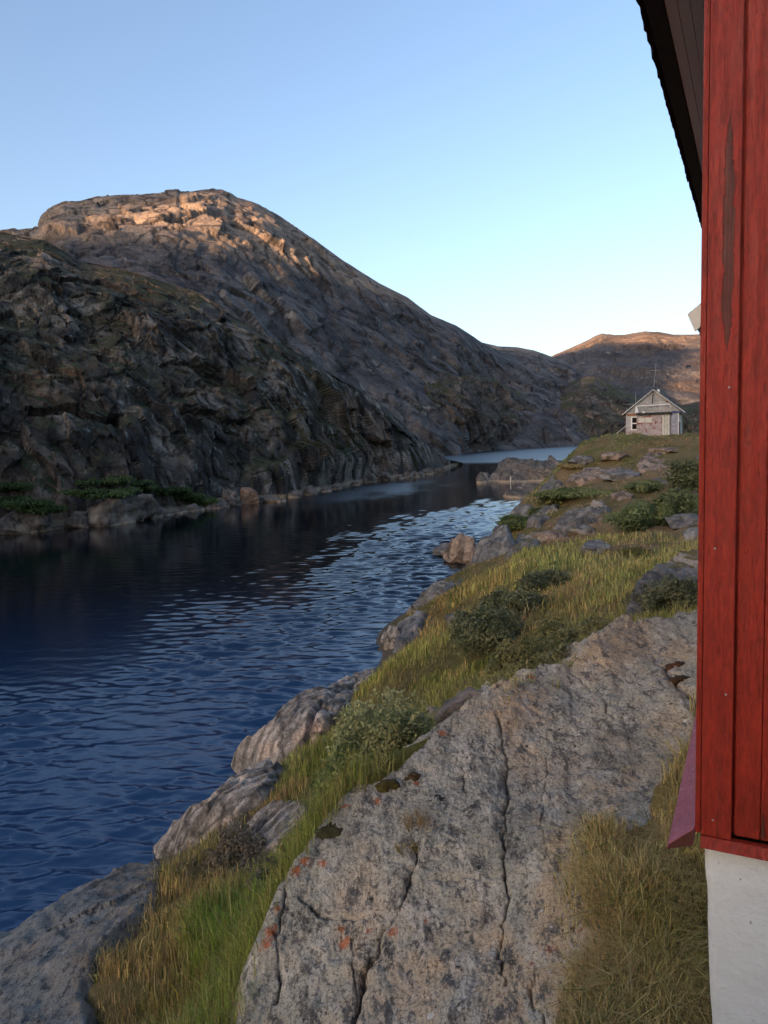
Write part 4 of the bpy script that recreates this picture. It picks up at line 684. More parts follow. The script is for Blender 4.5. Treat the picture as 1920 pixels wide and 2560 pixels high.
_c = m_found.mix(0.22, (0.66, 0.655, 0.63), m_found.ramp(_n, [(0.3, 0.3), (0.7, 0.7)]), 'OVERLAY'); _c = m_found.mix(m_found.math('MULTIPLY', m_found.rng(m_found.noise(3.0, 7, 0.75), 0.64, 0.70), 0.5), _c, (0.30, 0.30, 0.29))
_c = m_found.mix(m_found.math('MULTIPLY', m_found.rng(m_found.noise(9.0, 8, 0.75, m_found.mp((1, 1, 0.5))), 0.63, 0.66), 0.55), _c, (0.33, 0.32, 0.30))
_c = m_found.mix(m_found.math('MULTIPLY', m_found.rng(m_found.noise(34, 4, 0.6), 0.68, 0.72), 0.8), _c, (0.20, 0.19, 0.18))
m_found = m_found.done(_c, 0.6, m_found.bump(m_found.math('ADD', _n, m_found.math('MULTIPLY', _n2, 0.35)), 1.0, 0.014), 0.35)
m_soffit = plain('grey_soffit_paint', (0.74, 0.86, 0.93), 0.6, 0.08, 8, 0.001, (1, 1, 1)); m_tar = plain('black_roofing_felt', (0.018, 0.018, 0.019), 0.65, 0.6, 20, 0.01); m_white = plain('white_board_paint', (0.70, 0.70, 0.69), 0.5, 0.2, 9, 0.002)
m_under = plain('dark_brown_boards', (0.10, 0.085, 0.08), 0.8, 0.5, 9, 0.002)
m_pole = plain('grey_metal_pole', (0.30, 0.30, 0.31), 0.5, 0.2)
def red_house():
    yaw = R(26.7); C = at(1514, 1800, np.float64(3.0)); D = np.array([math.sin(yaw), math.cos(yaw)])
    root = empty('wooden_house', (C[0], C[1], C[2]), -yaw)          # local x runs right along the gable wall, y away along the long wall, z=0 at the wall's foot
    tag(root, 'red painted board house on a white concrete foundation at the right edge', 'house')
    W, L, HE = 6.0, 8.0, 3.95
    wall = MB().box(0.02, W, 0.026, 0.12, 0.02, HE + 0.3).box(0.02, 0.10, 0.12, L, 0.02, HE).box(W - 0.1, W, 0.12, L, 0.02, HE).box(0.10, W - .1, L - .1, L, 0.02, HE)
    wall.build('wall', m_red, root)
    x = 0.127; k = 0; bd = MB()
    while x < W - 0.2:                                              # vertical cladding boards
        wd = [0.098, 0.112, 0.105, 0.118][k % 4]; bd.box(x, x + wd - 0.003, 0.0105 + 0.0015 * (k % 2), 0.0245, 0.014, HE + 1.2); x += wd; k += 1
    bd.build('cladding', m_red, root, 0.002)
    MB().box(0.0, 0.116, -0.012, 0.0225, 0.0, HE + 0.3).build('corner_board', red_paint('worn_red_paint', (0.25, 0.020, 0.009), 0.3, (0.07, 0.022, 0.015), (0.072, 0.020, 2.44, 0.44)), root, 0.004)
    for nx, nz in ((0.046, 0.075), (0.088, 0.62), (0.040, 1.22), (0.083, 1.86)): MB().bar((nx, -0.016, nz), (nx, -0.0115, nz), .0042, 8).build('nail', m_pole, root)
    MB().box(-0.024, -0.002, 0.002, 0.115, 0.0, HE).build('corner_board', m_red, root, 0.003)
    MB().hexa([(0.226, 0.002, .03), (0.240, 0.002, .03), (0.240, .0112, .03), (0.226, .0112, .03), (0.231, .006, .13), (0.235, .006, .13), (0.235, .0112, .13), (0.231, .0112, .13)]).build('peeled_patch', m_bare, root)
    # drip board at the foot of the gable wall, a sloping pinkish one along the fjord side
    MB().hexa([(0.0, -0.030, -0.050), (W, -0.030, -0.050), (W, 0.02, -0.040), (0.0, 0.02, -0.040), (0.0, -0.0135, -0.003), (W, -0.0135, -0.003), (W, 0.02, -0.003), (0.0, 0.02, -0.003)]).build('drip_board', m_red, root, 0.003)
    MB().hexa([(-0.135, -0.01, -0.095), (-0.028, -0.01, -0.055), (-0.028, L, -0.055), (-0.135, L, -0.095), (-0.128, -0.01, -0.068), (-0.026, -0.01, 0.022), (-0.026, L, 0.022), (-0.128, L, -0.068)]).build('drip_board', m_pinkred, root, 0.004)['label'] = 'pinkish drip board along the fjord side'
    MB().hexa([(-0.133, -0.0135, -0.093), (-0.030, -0.0135, -0.055), (-0.030, -0.0105, -0.055), (-0.133, -0.0105, -0.093), (-0.126, -0.0135, -0.071), (-0.030, -0.0135, 0.015), (-0.030, -0.0105, 0.015), (-0.126, -0.0105, -0.071)]).build('board_end', m_bare, root)
    # foundation, leaning in slightly
    n = 44; f = MB(); fv = []
    zz = np.linspace(-0.045, -1.7, n); xx = np.linspace(0, W - .05, 160)
    Xg, Zg = np.meshgrid(xx, zz, indexing='ij'); edge = 0.012 + 0.045 * (-Zg) + 0.004 * fbm(np.stack([Zg * 7, Zg * 0, Zg * 0], -1), 3, 9)
    Xs = edge + Xg; Ys = 0.045 + 0.03 * (-Zg) * 0 + 0.005 * fbm(np.stack([Xs * 4, Zg * 4, Zg * 0], -1), 4, 15) - 0.012 * sst(-0.16, -0.19, Zg)
    front = np.stack([Xs, Ys, Zg], -1); side = np.stack([edge[0] + 0 * zz, 0.3 + 0 * zz, zz], -1)[None]; back = np.stack([edge[0], L - .05 + 0 * zz, zz], -1)[None]
    mid = np.stack([edge[0] + 0.004, Ys[0] + 0.02, zz], -1)[None]
    A = np.concatenate([back, side, mid, front], 0); o = mesh('foundation', A.reshape(-1, 3), [gridfaces(*A.shape[:2])], m_found, root)
    # roof: eave along the fjord side with grey soffit boards, felt edge hanging over, ridge along the house
    OH = 0.385; zs = HE - 0.10; pit = math.tan(R(38)); fr = -0.35
    sf = MB(); xs = [-OH + 0.115 + 0.0 + i * 0.0575 for i in range(4)]
    for a in xs: sf.box(a, a + 0.0545, fr, L + .3, zs, zs + 0.018)
    sf.build('soffit', m_soffit, root)
    MB().box(-OH + 0.025, -OH + 0.112, fr - .01, L + .3, zs - 0.012, zs + 0.16).build('fascia', m_tar, root, 0.004)
    n = 160; ys = np.linspace(fr - 0.03, L + 0.3, n); rg = np.random.default_rng(3); e = -OH - 0.012 + 0.007 * rg.uniform(-1, 1, n) * np.repeat(rg.uniform(0, 1, n // 8), 8); zb = zs - 0.018 + 0.012 * rg.uniform(-1, 1, n)
    prof = np.stack([np.stack([np.full(n, -OH + 0.022), ys, np.full(n, zs + 0.01)], -1), np.stack([e + 0.008, ys, zb], -1), np.stack([e, ys, zb + 0.07], -1), np.stack([np.full(n, -OH + 0.02), ys, np.full(n, zs + 0.18)], -1), np.stack([np.full(n, W / 2), ys, np.full(n, zs + 0.18 + (W / 2 + OH) * pit)], -1), np.stack([np.full(n, W + OH), ys, np.full(n, zs + 0.14)], -1), np.stack([np.full(n, W + OH - .03), ys, np.full(n, zs + 0.02)], -1), np.stack([np.full(n, W / 2), ys, np.full(n, zs + 0.10 + (W / 2 + OH) * pit)], -1), np.stack([np.full(n, -OH + 0.03), ys, np.full(n, zs + 0.10)], -1)], 0)
    mesh('roof', prof.reshape(-1, 3), [gridfaces(*prof.shape[:2])], m_tar, root, False)
    MB().hexa([(0.1, 0.06, HE), (W - .1, 0.06, HE), (W - .1, 0.115, HE), (0.1, 0.115, HE), (W / 2 - .02, 0.06, HE + W / 2 * pit), (W / 2 + .02, 0.06, HE + W / 2 * pit), (W / 2 + .02, 0.115, HE + W / 2 * pit), (W / 2 - .02, 0.115, HE + W / 2 * pit)]).build('gable', m_red, root)
    # lean-to roof over a door farther along the long wall: white board end, dark boarded underside
    y0 = 3.6; pr = empty('porch_roof', (0, 0, 0)); pr.parent = root
    a, b = PORCH
    MB().hexa([(a[0], y0, a[1] - .15), (-0.03, y0, b - .15), (-0.03, y0 + .03, b - .15), (a[0], y0 + .03, a[1] - .15), (a[0] - .06, y0, a[1]), (-0.03, y0, b + .02), (-0.03, y0 + .03, b + .02), (a[0] - .06, y0 + .03, a[1])]).build('barge_board', m_white, pr, 0.004)
    MB().hexa([(a[0] + .03, y0 + .034, a[1] - .11), (-0.03, y0 + .034, b - .11), (-0.03, y0 + 1.6, b - .11), (a[0] + .03, y0 + 1.6, a[1] - .11), (a[0] - .05, y0 + .034, a[1] - .012), (-0.03, y0 + .034, b + .01), (-0.03, y0 + 1.6, b + .01), (a[0] - .05, y0 + 1.6, a[1] - .012)]).build('underside', m_under, pr)
    for yy in (y0 + .2, y0 + 1.5): MB().beam((-0.03, yy, a[1] - .75), (a[0] + .05, yy, a[1] - .14), .06, .06).build('bracket', m_under, pr)
PORCH = ((-0.30, 2.67), 2.91)
red_house()

# ------------------------------------------------------------------ the weathered grey house on the knoll
m_weather = plain('weathered_grey_board', (0.36, 0.35, 0.345), 0.85, 0.6, 3.0, 0.01, (5, 5, 0.8)); m_wgable = plain('weathered_gable_board', (0.33, 0.325, 0.325), 0.85, 0.6, 3.0, 0.01, (0.8, 5, 6), (0.16, 0.13, 0.12))
m_flake = plain('flaking_red_panel', (0.34, 0.28, 0.275), 0.8, 0.6, 3.0, 0.008, (1, 1, 1), (0.20, 0.045, 0.038)); m_pale = plain('pale_sheet', (0.50, 0.48, 0.42), 0.7, 0.4, 4); m_wtrim = plain('dull_white_trim', (0.68, 0.67, 0.65), 0.6, 0.3, 5); m_dglass = plain('dark_window_glass', (0.012, 0.008, 0.008), 0.15, 0.1, 2)
m_dred = plain('old_red_board', (0.17, 0.035, 0.03), 0.8, 0.5, 4, 0.006, (4, 4, 0.8)); m_droof = plain('dark_roof_felt', (0.035, 0.034, 0.036), 0.85, 0.5, 3); m_rust = plain('rusty_strip', (0.24, 0.10, 0.045), 0.8, 0.5, 4); m_blue = plain('bluish_door_sheet', (0.25, 0.25, 0.30), 0.8, 0.6, 4); m_pole = plain('grey_metal_pole', (0.30, 0.30, 0.31), 0.5, 0.2)
m_green = plain('pale_green_sheet', (0.30, 0.36, 0.32), 0.8, 0.5, 4)
def grey_house():
    P0 = at(1352, 946, np.float64(85)); ph = R(25.0)
    root = empty('wooden_cabin', P0, -ph); tag(root, 'weathered grey gabled cabin with white roof edges standing on the knoll', 'house')
    sx, sz = 0.00778, 0.00771
    X = lambda c: (c - 385) * sx
    Zc = lambda c: (1155 - c) * sz
    W, L, E = X(1100), 7.0, Zc(800)
    def B(name, c0, c1, z1, z0, y0, y1, mat, par=root): return MB().box(X(c0), X(c1), y0, y1, Zc(z0), Zc(z1)).build(name, mat, par)
    mid = (335 + 1190) / 2; ax = X(mid); az = Zc(462)
    # walls and gable
    MB().box(0, W, 0, .12, 0, E).box(0, .12, .12, L, 0, E).box(W - .12, W, .12, L, 0, E).box(.12, W - .12, L - .12, L, 0, E).build('wall', m_weather, root)
    MB().hexa([(-.05, .0, E), (W + .25, .0, E), (W + .25, .12, E), (-.05, .12, E), (ax - .02, .0, az - .05), (ax + .02, .0, az - .05), (ax + .02, .12, az - .05), (ax - .02, .12, az - .05)]).build('gable', m_wgable, root)
    el, er = X(335), X(1190); rz0 = Zc(815)
    for s, e in ((-1, el), (1, er)):
        MB().beam((ax, -.30, az - .07), (e, -.30, rz0 - .02), .06, .21, (0, 1, 0)).build('barge_board', m_wtrim, root)
        MB().hexa([(ax, -.26, az - .06), (e, -.26, rz0 - .05), (e, L + .3, rz0 - .05), (ax, L + .3, az - .06), (ax, -.26, az + .05), (e + s * .12, -.26, rz0 - .03), (e + s * .12, L + .3, rz0 - .03), (ax, L + .3, az + .05)]).build('roof', m_droof, root)
    MB().box(ax + .30, ax + .54, 1.2, 1.5, az - .35, az + .0).build('roof_vent', m_wtrim, root)
    # lean-to front with flat felt canopy
    B('front_panel', 540, 885, 838, 1160, -.42, -.36, m_flake); B('front_panel', 545, 700, 838, 1160, -.36, -.004, m_flake); B('side_panel', 390, 455, 838, 1160, -.06, -.004, m_weather); B('lower_panel', 390, 540, 1046, 1160, -.065, -.004, m_flake)
    fr = B('window', 455, 540, 848, 1045, -.09, -.064, m_wtrim); MB().box(X(474), X(535), -.10, -.093, Zc(938), Zc(862)).box(X(474), X(535), -.10, -.093, Zc(1030), Zc(955)).build('pane', m_dglass, fr)
    for c0, c1 in ((566, 648), (658, 746)): B('boarded_window', c0, c1, 868, 940, -.44, -.424, m_pale)
    B('rust_strip', 395, 540, 805, 832, -.08, -.004, m_rust); B('rust_strip', 610, 745, 850, 862, -.44, -.424, m_rust)
    B('canopy', 540, 1010, 800, 832, -.62, -.004, m_tar)['label'] = 'flat black felt canopy over the cabin front'
    B('canopy_edge', 1014, 1150, 790, 815, -.3, -.004, plain('blue_tarp_edge', (.05, .07, .16)))
    dr = B('door', 888, 985, 838, 1140, -.43, -.37, m_pale)
    for c in (912, 935, 960): MB().box(X(c), X(c + 5), -.434, -.431, Zc(1138), Zc(842)).build('door_gap', m_under, dr)
    B('door', 1002, 1092, 820, 1140, -.20, -.02, m_blue)['label'] = 'bluish sheet door with two dark holes'
    B('corner_post', 1094, 1104, 815, 1165, -.22, -.004, m_wtrim)
    # right-hand long side: porch panels seen edge on
    MB().box(W + .003, W + .05, .4, 1.6, Zc(1140), Zc(940)).build('side_panel', m_dred, root); MB().box(W + .003, W + .05, 1.7, 3.6, Zc(1120), Zc(960)).build('side_panel', m_green, root)
    MB().box(W + .003, W + .06, 1.8, 3.2, Zc(950), Zc(840)).build('window', m_wtrim, root); MB().box(W + .003, W + .07, 5.2, 5.35, Zc(1120), Zc(830)).build('corner_post', m_wtrim, root)
    MB().box(W + .003, W + .055, .5, 1.2, Zc(940), Zc(830)).build('window', m_wtrim, root)
    MB().box(-.32, -.004, 2.2, 4.6, .1, E - .15).build('side_porch', m_dred, root)
    # rail over the canopy, posts
    for c, z0 in ((548, 910), (1000, 1160)): MB().beam((X(c), -.52, Zc(z0)), (X(c), -.52, Zc(700)), .07, .07).build('post', m_weather, root)
    MB().beam((X(520), -.52, Zc(700)), (X(985), -.52, Zc(690)), .06, .08).build('rail', m_wtrim, root)
    MB().beam((X(985), -.52, Zc(690)), (X(1003), -.52, Zc(740)), .06, .06).build('rail', m_wtrim, root)
    B('loft_hatch', 830, 925, 640, 780, -.04, -.004, m_weather); MB().box(X(930), X(970), -.02, -.004, Zc(655), Zc(640)).build('red_board', m_dred, root)
    # stilts, step, mast and aerial
    for c in (395, 555, 890, 985, 1085): MB().box(X(c), X(c) + .12, -.3, -.18, -.75, .0).build('stilt', m_wtrim, root)
    MB().box(.1, W - .1, .2, L - .2, -.75, -.02).build('base', m_under, root)
    MB().box(X(785), X(1000), -.95, -.46, Zc(1172), Zc(1162)).box(X(800), X(812), -.93, -.87, -.5, Zc(1172)).box(X(985), X(995), -.93, -.87, -.5, Zc(1172)).box(X(800), X(990), -.94, -.90, Zc(1200), Zc(1192)).build('doorstep', m_wtrim, root)
    a = MB().bar((X(748), -.36, Zc(680)), (X(770), -.36, Zc(440)), .045).build('mast', m_tar, root)
    MB().bar((X(770), -.36, Zc(440)), (X(800), -.36, Zc(92)), .028, 6, .016).bar((X(715), -.36, Zc(198)), (X(850), -.36, Zc(206)), .022).bar((X(790), -.62, Zc(204)), (X(784), .0, Zc(202)), .018).build('aerial', m_pole, a)
    MB().bar((X(522), -.2, Zc(690)), (X(524), -.2, Zc(512)), .025).bar((X(345), -.2, Zc(662)), (X(500), -.2, Zc(666)), .02).bar((X(500), -.2, Zc(666)), (X(490), -.2, Zc(780)), .03).build('aerial', m_pole, root)
    MB().bar((X(398), -.1, Zc(770)), (X(396), -.1, Zc(712)), .02).build('aerial', m_pole, root)
    # stair on the left
    st = empty('stair', (0, 0, 0)); st.parent = root
    MB().beam((X(195), .8, Zc(1125)), (X(380), .8, Zc(972)), .06, .08).beam((X(225), .8, Zc(1205)), (X(225), .8, Zc(1100)), .06, .06).build('handrail', m_weather, st)
    MB().beam((X(215), .9, Zc(1205)), (X(385), .9, Zc(1085)), .05, .22).build('stringer', m_dred, st)
    for i in range(4): MB().box(X(235 + i * 40), X(268 + i * 40), .75, 1.5, Zc(1188 - i * 27), Zc(1183 - i * 27)).build('tread', m_weather, st)
    o = MB().beam((X(318), -.1, Zc(1190)), (X(378), -.1, Zc(1150)), .05, .16).build('plank', m_pale, None); place(o, root, 'pale plank leaning at the foot of the cabin stair', 'plank')
    return root, X, Zc
def place(o, root, label, cat):
    o.matrix_world = Matrix.LocRotScale(root.location, root.rotation_euler, None); tag(o, label, cat)
house, HX, HZ = grey_house()
def ground_under(lx, ly):
    c, s = math.cos(house.rotation_euler.z), math.sin(house.rotation_euler.z); x = house.location.x + c * lx - s * ly; y = house.location.y + s * lx + c * ly
    return x, y, float(head(np.array([x]), np.array([y]))[0])
for nm, c, ly, sz, mt, lb, sd in [('boat_hull_scrap', 360, -1.0, (.65, .9, .35), m_pale, 'grey lump of scrap on the grass left of the cabin front', 1), ('red_scrap', 450, -.9, (.7, .4, .2), m_dred, 'red scrap lying beside the grey lump under the cabin', 2), ('white_can', 490, -.75, (.18, .18, .3), m_white, 'small white can under the window of the cabin', 3), ('driftwood_pile', 650, -.6, (1.2, .5, .22), m_weather, 'pale heap of boards below the cabin front', 4)]:
    x, y, z = ground_under(HX(c), ly); blob(nm, (x, y, z), sz, mt, lb, None, -R(25), 300 + sd, 10, 0, 4, .05, 'scrap')
x, y, z = ground_under(HX(640), -.78)
x2, y2, z2 = ground_under(HX(535), -.45)
pot = empty('cooking_pot', (0, 0, 0)); pot.matrix_world = Matrix.LocRotScale(house.matrix_basis @ Vector((HX(640), -.4, HZ(800))), house.rotation_euler, None); tag(pot, 'small pale pot on the black canopy of the cabin', 'pot')
MB().bar((0, 0, .0), (0, 0, .2), .17, 14).build('body', m_white, pot); MB().bar((0, 0, .2), (0, 0, .25), .18, 14, .09).build('lid', m_pole, pot)
cl = MB().hexa([(HX(520), -.60, HZ(800)), (HX(572), -.60, HZ(790)), (HX(572), -.56, HZ(790)), (HX(520), -.56, HZ(800)), (HX(524), -.60, HZ(712)), (HX(548), -.60, HZ(712)), (HX(548), -.56, HZ(712)), (HX(524), -.56, HZ(712))]).build('hanging_cloth', m_white); place(cl, house, 'white cloth hanging from the left end of the canopy rail', 'cloth')
# ------------------------------------------------------------------ shrubs and grass
def leaf_mat(name, sp=0.25):
    m = Mat(name); c = m.attr('col'); b = m.n('ShaderNodeBsdfPrincipled'); m.put(b.inputs['Base Color'], c); b.inputs['Roughness'].default_value = 0.6; b.inputs['Specular IOR Level'].default_value = sp
    t = m.n('ShaderNodeBsdfTranslucent'); m.put(t.inputs[0], c); mx = m.n('ShaderNodeMixShader'); mx.inputs[0].default_value = 0.28
    m.t.links.new(b.outputs[0], mx.inputs[1]); m.t.links.new(t.outputs[0], mx.inputs[2]); m.t.links.new(mx.outputs[0], m.out.inputs[0]); return m.m
m_leaf = leaf_mat('shrub_leaf'); m_blade = leaf_mat('grass_blade', 0.15); m_twig = plain('grey_twig', (0.11, 0.085, 0.065), 0.9, 0.4, 12)
def leaves(P, N, size, cols, g):
    n = len(P); a = g.normal(size=(n, 3)); u = np.cross(N, a); u /= np.linalg.norm(u, axis=1, keepdims=True) + 1e-9; v = np.cross(N, u) + 0.5 * N; v /= np.linalg.norm(v, axis=1, keepdims=True)
    s = (size * g.uniform(.65, 1.35, n))[:, None]; V = np.stack([P - v * s, P + u * s * .45 + N * s * .12, P + v * s, P - u * s * .45 + N * s * .12], 1).reshape(-1, 3)
    return V, np.arange(n * 4).reshape(n, 4), np.repeat(cols, 4, 0)
def shrub(base, w_, d_, h_, n, leaf, col, label, seed=0, lobes=9, group=None, name='shrub', rz=0.0, col2=None, sparse=0.0, cat='shrub', stemn=14, low=False):
    g = np.random.default_rng(seed); 
    C = []; 
    for i in range(lobes):
        a = g.uniform(0, 6.283); rr = math.sqrt(g.uniform(0, 1)) * 0.62; cx, cy = rr * math.cos(a) * w_ / 2, rr * math.sin(a) * d_ / 2
        s = g.uniform(.22, .56) * (1.15 - 0.4 * rr); hz = h_ * (1 - 0.45 * rr * rr) * g.uniform(.75, 1.0); C.append((cx, cy, hz * .48, s * w_ * .5, s * d_ * .5, hz * .5))
    C = np.array(C); k = g.integers(0, lobes, n); dr = g.normal(size=(n, 3)); dr /= np.linalg.norm(dr, axis=1, keepdims=True); dr[:, 2] = np.abs(dr[:, 2]) * np.where(g.uniform(size=n) < .8, 1, -1)
    rad = 1 - 0.55 * g.uniform(size=n) ** 2.2
    P = C[k, :3] + dr * C[k, 3:] * rad[:, None]
    nz = fbm(P / (0.16 * max(w_, h_)) + seed, 3, seed); P = P + dr * (C[k, 3:] * 0.42 * nz[:, None]); P[:, 2] = np.maximum(P[:, 2], 0.02)
    if sparse: kp = fbm(P / (0.22 * w_) + seed * 3.1, 3, seed + 5) > -0.45 + sparse; P, dr = P[kp], dr[kp]
    n = len(P); N = dr * .8 + g.normal(size=(n, 3)) * .55 + np.array([0, 0, .25]); N /= np.linalg.norm(N, axis=1, keepdims=True)
    c1 = np.array(col); c2 = np.array(col2 if col2 is not None else [x * 1.7 + .01 for x in col]); t = np.clip(0.45 + 0.5 * fbm(P / (0.12 * w_) + 7, 2, seed + 9) + g.normal(0, .22, n), 0, 1)[:, None]
    V, q, cc = leaves(P, N, leaf, c1 * (1 - t) + c2 * t, g); root = mesh(name, V, [q], m_leaf, None, False, {'col': cc}); root.location = base; root.rotation_euler = (0, 0, rz); return tag(root, label, cat, group)
SHRUBS = []
WILLOW = (.038, .062, .030); WILLOW2 = (.105, .135, .075)
for px, py, fr, wd, dd, hh, n, lf, c1, c2, lb, sd, k in [
  (842, 1675, 8.0, 1.45, 1.1, 1.30, 9500, .028, (.055, .090, .045), (.19, .24, .13), 'bright round willow shrub growing just behind the edge of the big slab', 1, {}),
  (768, 1728, 7.4, .95, .85, .85, 4500, .028, (.04, .08, .025), (.12, .17, .06), 'lower willow shrub crowding the slab edge, in front of the bright round one', 2, {}),
  (1045, 1405, 0, 2.0, 1.7, 1.35, 6500, .042, (.030, .050, .026), (.085, .11, .062), 'large dark willow bush in the middle of the grassy slope', 3, {}),
  (1110, 1330, 0, 1.8, 1.4, .9, 4000, .045, (.026, .045, .024), (.07, .095, .055), 'dark bush behind the large mid-slope bush, lower and rounder', 4, {}),
  (1175, 1275, 0, 1.9, 1.2, .9, 3600, .05, (.026, .045, .026), (.07, .095, .06), 'small dark feathery bush at the top of the mid-slope bushes', 5, {}),
  (1150, 1470, 9.2, 1.7, 1.2, .75, 6000, .028, (.045, .065, .028), (.12, .14, .065), 'loose grey-green willow scrub along the top edge of the big slab', 6, {'sparse': .12}),
  (1250, 1395, 11.0, 1.9, 1.2, .75, 5500, .032, (.045, .062, .028), (.11, .13, .06), 'thin willow scrub between the grass and the upper slab edge', 7, {'sparse': .12}),
  (1480, 1318, 11.4, 1.25, 1.0, 1.0, 7500, .034, (.026, .042, .024), (.075, .098, .060), 'dark green bush spread over the pale rounded boulder by the red wall', 8, {'sparse': .02}),
  (1450, 1300, 12.4, 1.6, 1.1, .75, 5000, .034, (.028, .044, .026), (.07, .09, .06), 'dark trailing bush on the crown of the pale boulder', 9, {}),
  (1390, 1140, 0, 4.2, 2.6, 1.55, 8500, .085, (.034, .062, .026), (.085, .13, .055), 'largest green bush below the knoll, left of the red wall', 10, {}),
  (1465, 1125, 0, 3.0, 2.4, 1.9, 5500, .085, (.032, .056, .026), (.075, .115, .05), 'tall bush joined to the largest bush, nearer the red wall', 11, {}),
  (1500, 1075, 0, 3.4, 2.6, 2.9, 5500, .10, (.026, .045, .022), (.065, .09, .045), 'tall dark bush cut off by the red corner board under the black knob', 12, {}),
  (1240, 1075, 0, 6.0, 3.6, .85, 6000, .10, (.040, .068, .028), (.10, .14, .06), 'wide low green shrub mat left of the slate-grey rock', 13, {'lobes': 16}),
  (1190, 1090, 0, 2.6, 2.0, .7, 2200, .095, (.06, .08, .035), (.13, .15, .07), 'pale low shrub at the left end of the wide shrub mat', 14, {}),
  (1390, 1062, 0, 5.2, 2.6, .9, 4500, .095, (.036, .062, .028), (.09, .13, .055), 'low green shrub mat right of the slate-grey rock', 15, {'lobes': 14}),
  (1230, 1010, 0, 4.0, 2.0, .5, 1600, .12, (.09, .095, .045), (.16, .15, .075), 'pale olive shrub patch under the grassy knoll', 16, {}),
  (1115, 1145, 0, 3.2, 2.2, 1.3, 4200, .085, (.028, .058, .024), (.07, .115, .045), 'dark green bush on the bank above the black and white outcrop', 17, {}),
  (1070, 1185, 0, 1.4, 1.0, .8, 1500, .07, (.028, .055, .024), (.065, .105, .04), 'small bush tucked beside the smooth bluish hump', 18, {}),
  (1165, 1115, 0, 1.8, 1.4, .8, 1800, .085, (.032, .058, .026), (.07, .10, .045), 'small bush in the fissure of the upper grey outcrop', 19, {}),
  (1375, 1200, 0, 1.5, 1.1, .40, 2600, .045, (.035, .050, .012), (.075, .085, .022), 'flat dark moss-green cushion on the brown heath', 20, {'lobes': 12}),
  (530, 1850, 10.6, 1.7, 1.0, .55, 7000, .026, (.045, .050, .042), (.115, .12, .105), 'greyish heather clump between the small slab and the near grass', 21, {'sparse': .15}),
  (450, 1868, 10.6, 1.2, .8, .42, 3800, .024, (.060, .062, .045), (.14, .135, .095), 'thin grey-brown heather at the left end of the heather belt', 22, {'sparse': .2}),
  (595, 1895, 8.9, .8, .7, .50, 3200, .026, (.030, .034, .028), (.075, .08, .062), 'dark heather clump against the foot of the big slab', 23, {'sparse': .1}),
  (322, 1880, 10.9, .32, .28, .16, 1200, .016, (.22, .075, .022), (.34, .14, .05), 'small rust-orange plant clump at the water edge', 24, {'stemn': 5}),
  (165, 2215, 7.6, .7, .4, .32, 1600, .026, (.06, .055, .032), (.15, .13, .075), 'dull brown-green plant at the bottom of the lower left slab', 25, {'sparse': .2})]:
    base = hit(px, py) if not fr else None
    if base is None:
        b = at(px, py, np.float64(fr)); z = float(head(b[:1], b[1:2])[0]); base = np.array([b[0], b[1], z])
        if sd in (8, 9): base[2] = b[2] - .25
        if sd in (1, 2): base[2] = b[2] - .12
        if sd == 25: base[2] = b[2]
        if not (0 < b[2] - z < 1.5): print('SHRUB', lb, 'ground', round(z, 2), 'sight', round(float(b[2]), 2))
    SHRUBS.append((base[0], base[1], wd * .5 + (.85 if sd in (1, 2) else 0)))
    c1 = tuple((v * 1.6 + .004) * q for v, q in zip(c1, (1.25, 1, .8))); c2 = tuple((v * 1.75 + .03) * q for v, q in zip(c2, (1.3, 1, .82))); wd *= 1.12; dd *= 1.12; hh *= .92; n = int(n * 1.15)
    shrub(base - np.array([0, 0, .05]), wd, dd, hh, n, lf, c1, lb, sd, k.pop('lobes', 13), None, 'shrub', sd * .7, c2, **k)
# green thicket on the far shore below the cliff, one shrub beside another
g = np.random.default_rng(4)
TH = [(215, 1050), (250, 1045), (290, 1052), (325, 1060), (360, 1068), (395, 1080), (430, 1090), (270, 1072), (235, 1078), (180, 1072), (20, 1085), (50, 1100), (90, 1110), (10, 1060)]
bpy.context.view_layer.update()
src = None
for i, (px, py) in enumerate(TH):
    p = far_hit(px, py)
    if p is None: continue
    if src is None:
        src = shrub(p, 5.4, 3.2, 0.9, 2600, .15, (.028, .058, .018), 'green shrub in the thicket on the far shore below the cliff', 500, 10, 'shrubs in the far shore thicket', 'shrub', 0, (.085, .125, .04))
    else:
        c = src.copy(); S.collection.objects.link(c); c.location = p; c.rotation_euler = (0, 0, g.uniform(0, 6.28)); k_ = g.uniform(.75, 1.15); c.scale = (k_, k_, k_ * g.uniform(.8, 1.1))

def blades(P, h, wd, lean, col, seed, curl=0.5):
    g = np.random.default_rng(seed); n = len(P); a = g.uniform(0, 6.283, n); side = np.stack([np.cos(a), np.sin(a), np.zeros(n)], -1) * (wd * .5)[:, None]
    b = g.uniform(0, 6.283, n); ld = np.stack([np.cos(b), np.sin(b), np.zeros(n)], -1) * (np.abs(g.normal(0, 1, n)) * lean * h)[:, None]
    up = np.array([0, 0, 1.0]); m_ = P + ld * .35 + up * (h * .55)[:, None]; t = P + ld * (1 + curl * .5) + up * (h * g.uniform(.8, 1.0, n))[:, None] - up * (np.linalg.norm(ld, axis=1) * .35)[:, None]
    V = np.stack([P - side - up * .02, P + side - up * .02, m_ + side * .8, m_ - side * .8, t], 1).reshape(-1, 3); i = np.arange(n)[:, None] * 5
    return V, i + np.array([[0, 1, 2, 3]]), i + np.array([[3, 2, 4]]), np.repeat(col, 5, 0)
def grass(name, P, h, wd, lean, col, seed, label, curl=.5):
    V, q, t, c = blades(P, h, wd, lean, col, seed, curl); o = mesh(name, V, [q, t], m_blade, None, False, {'col': c}); tag(o, label, 'grass', None, 'stuff')
rocks_bvh = None
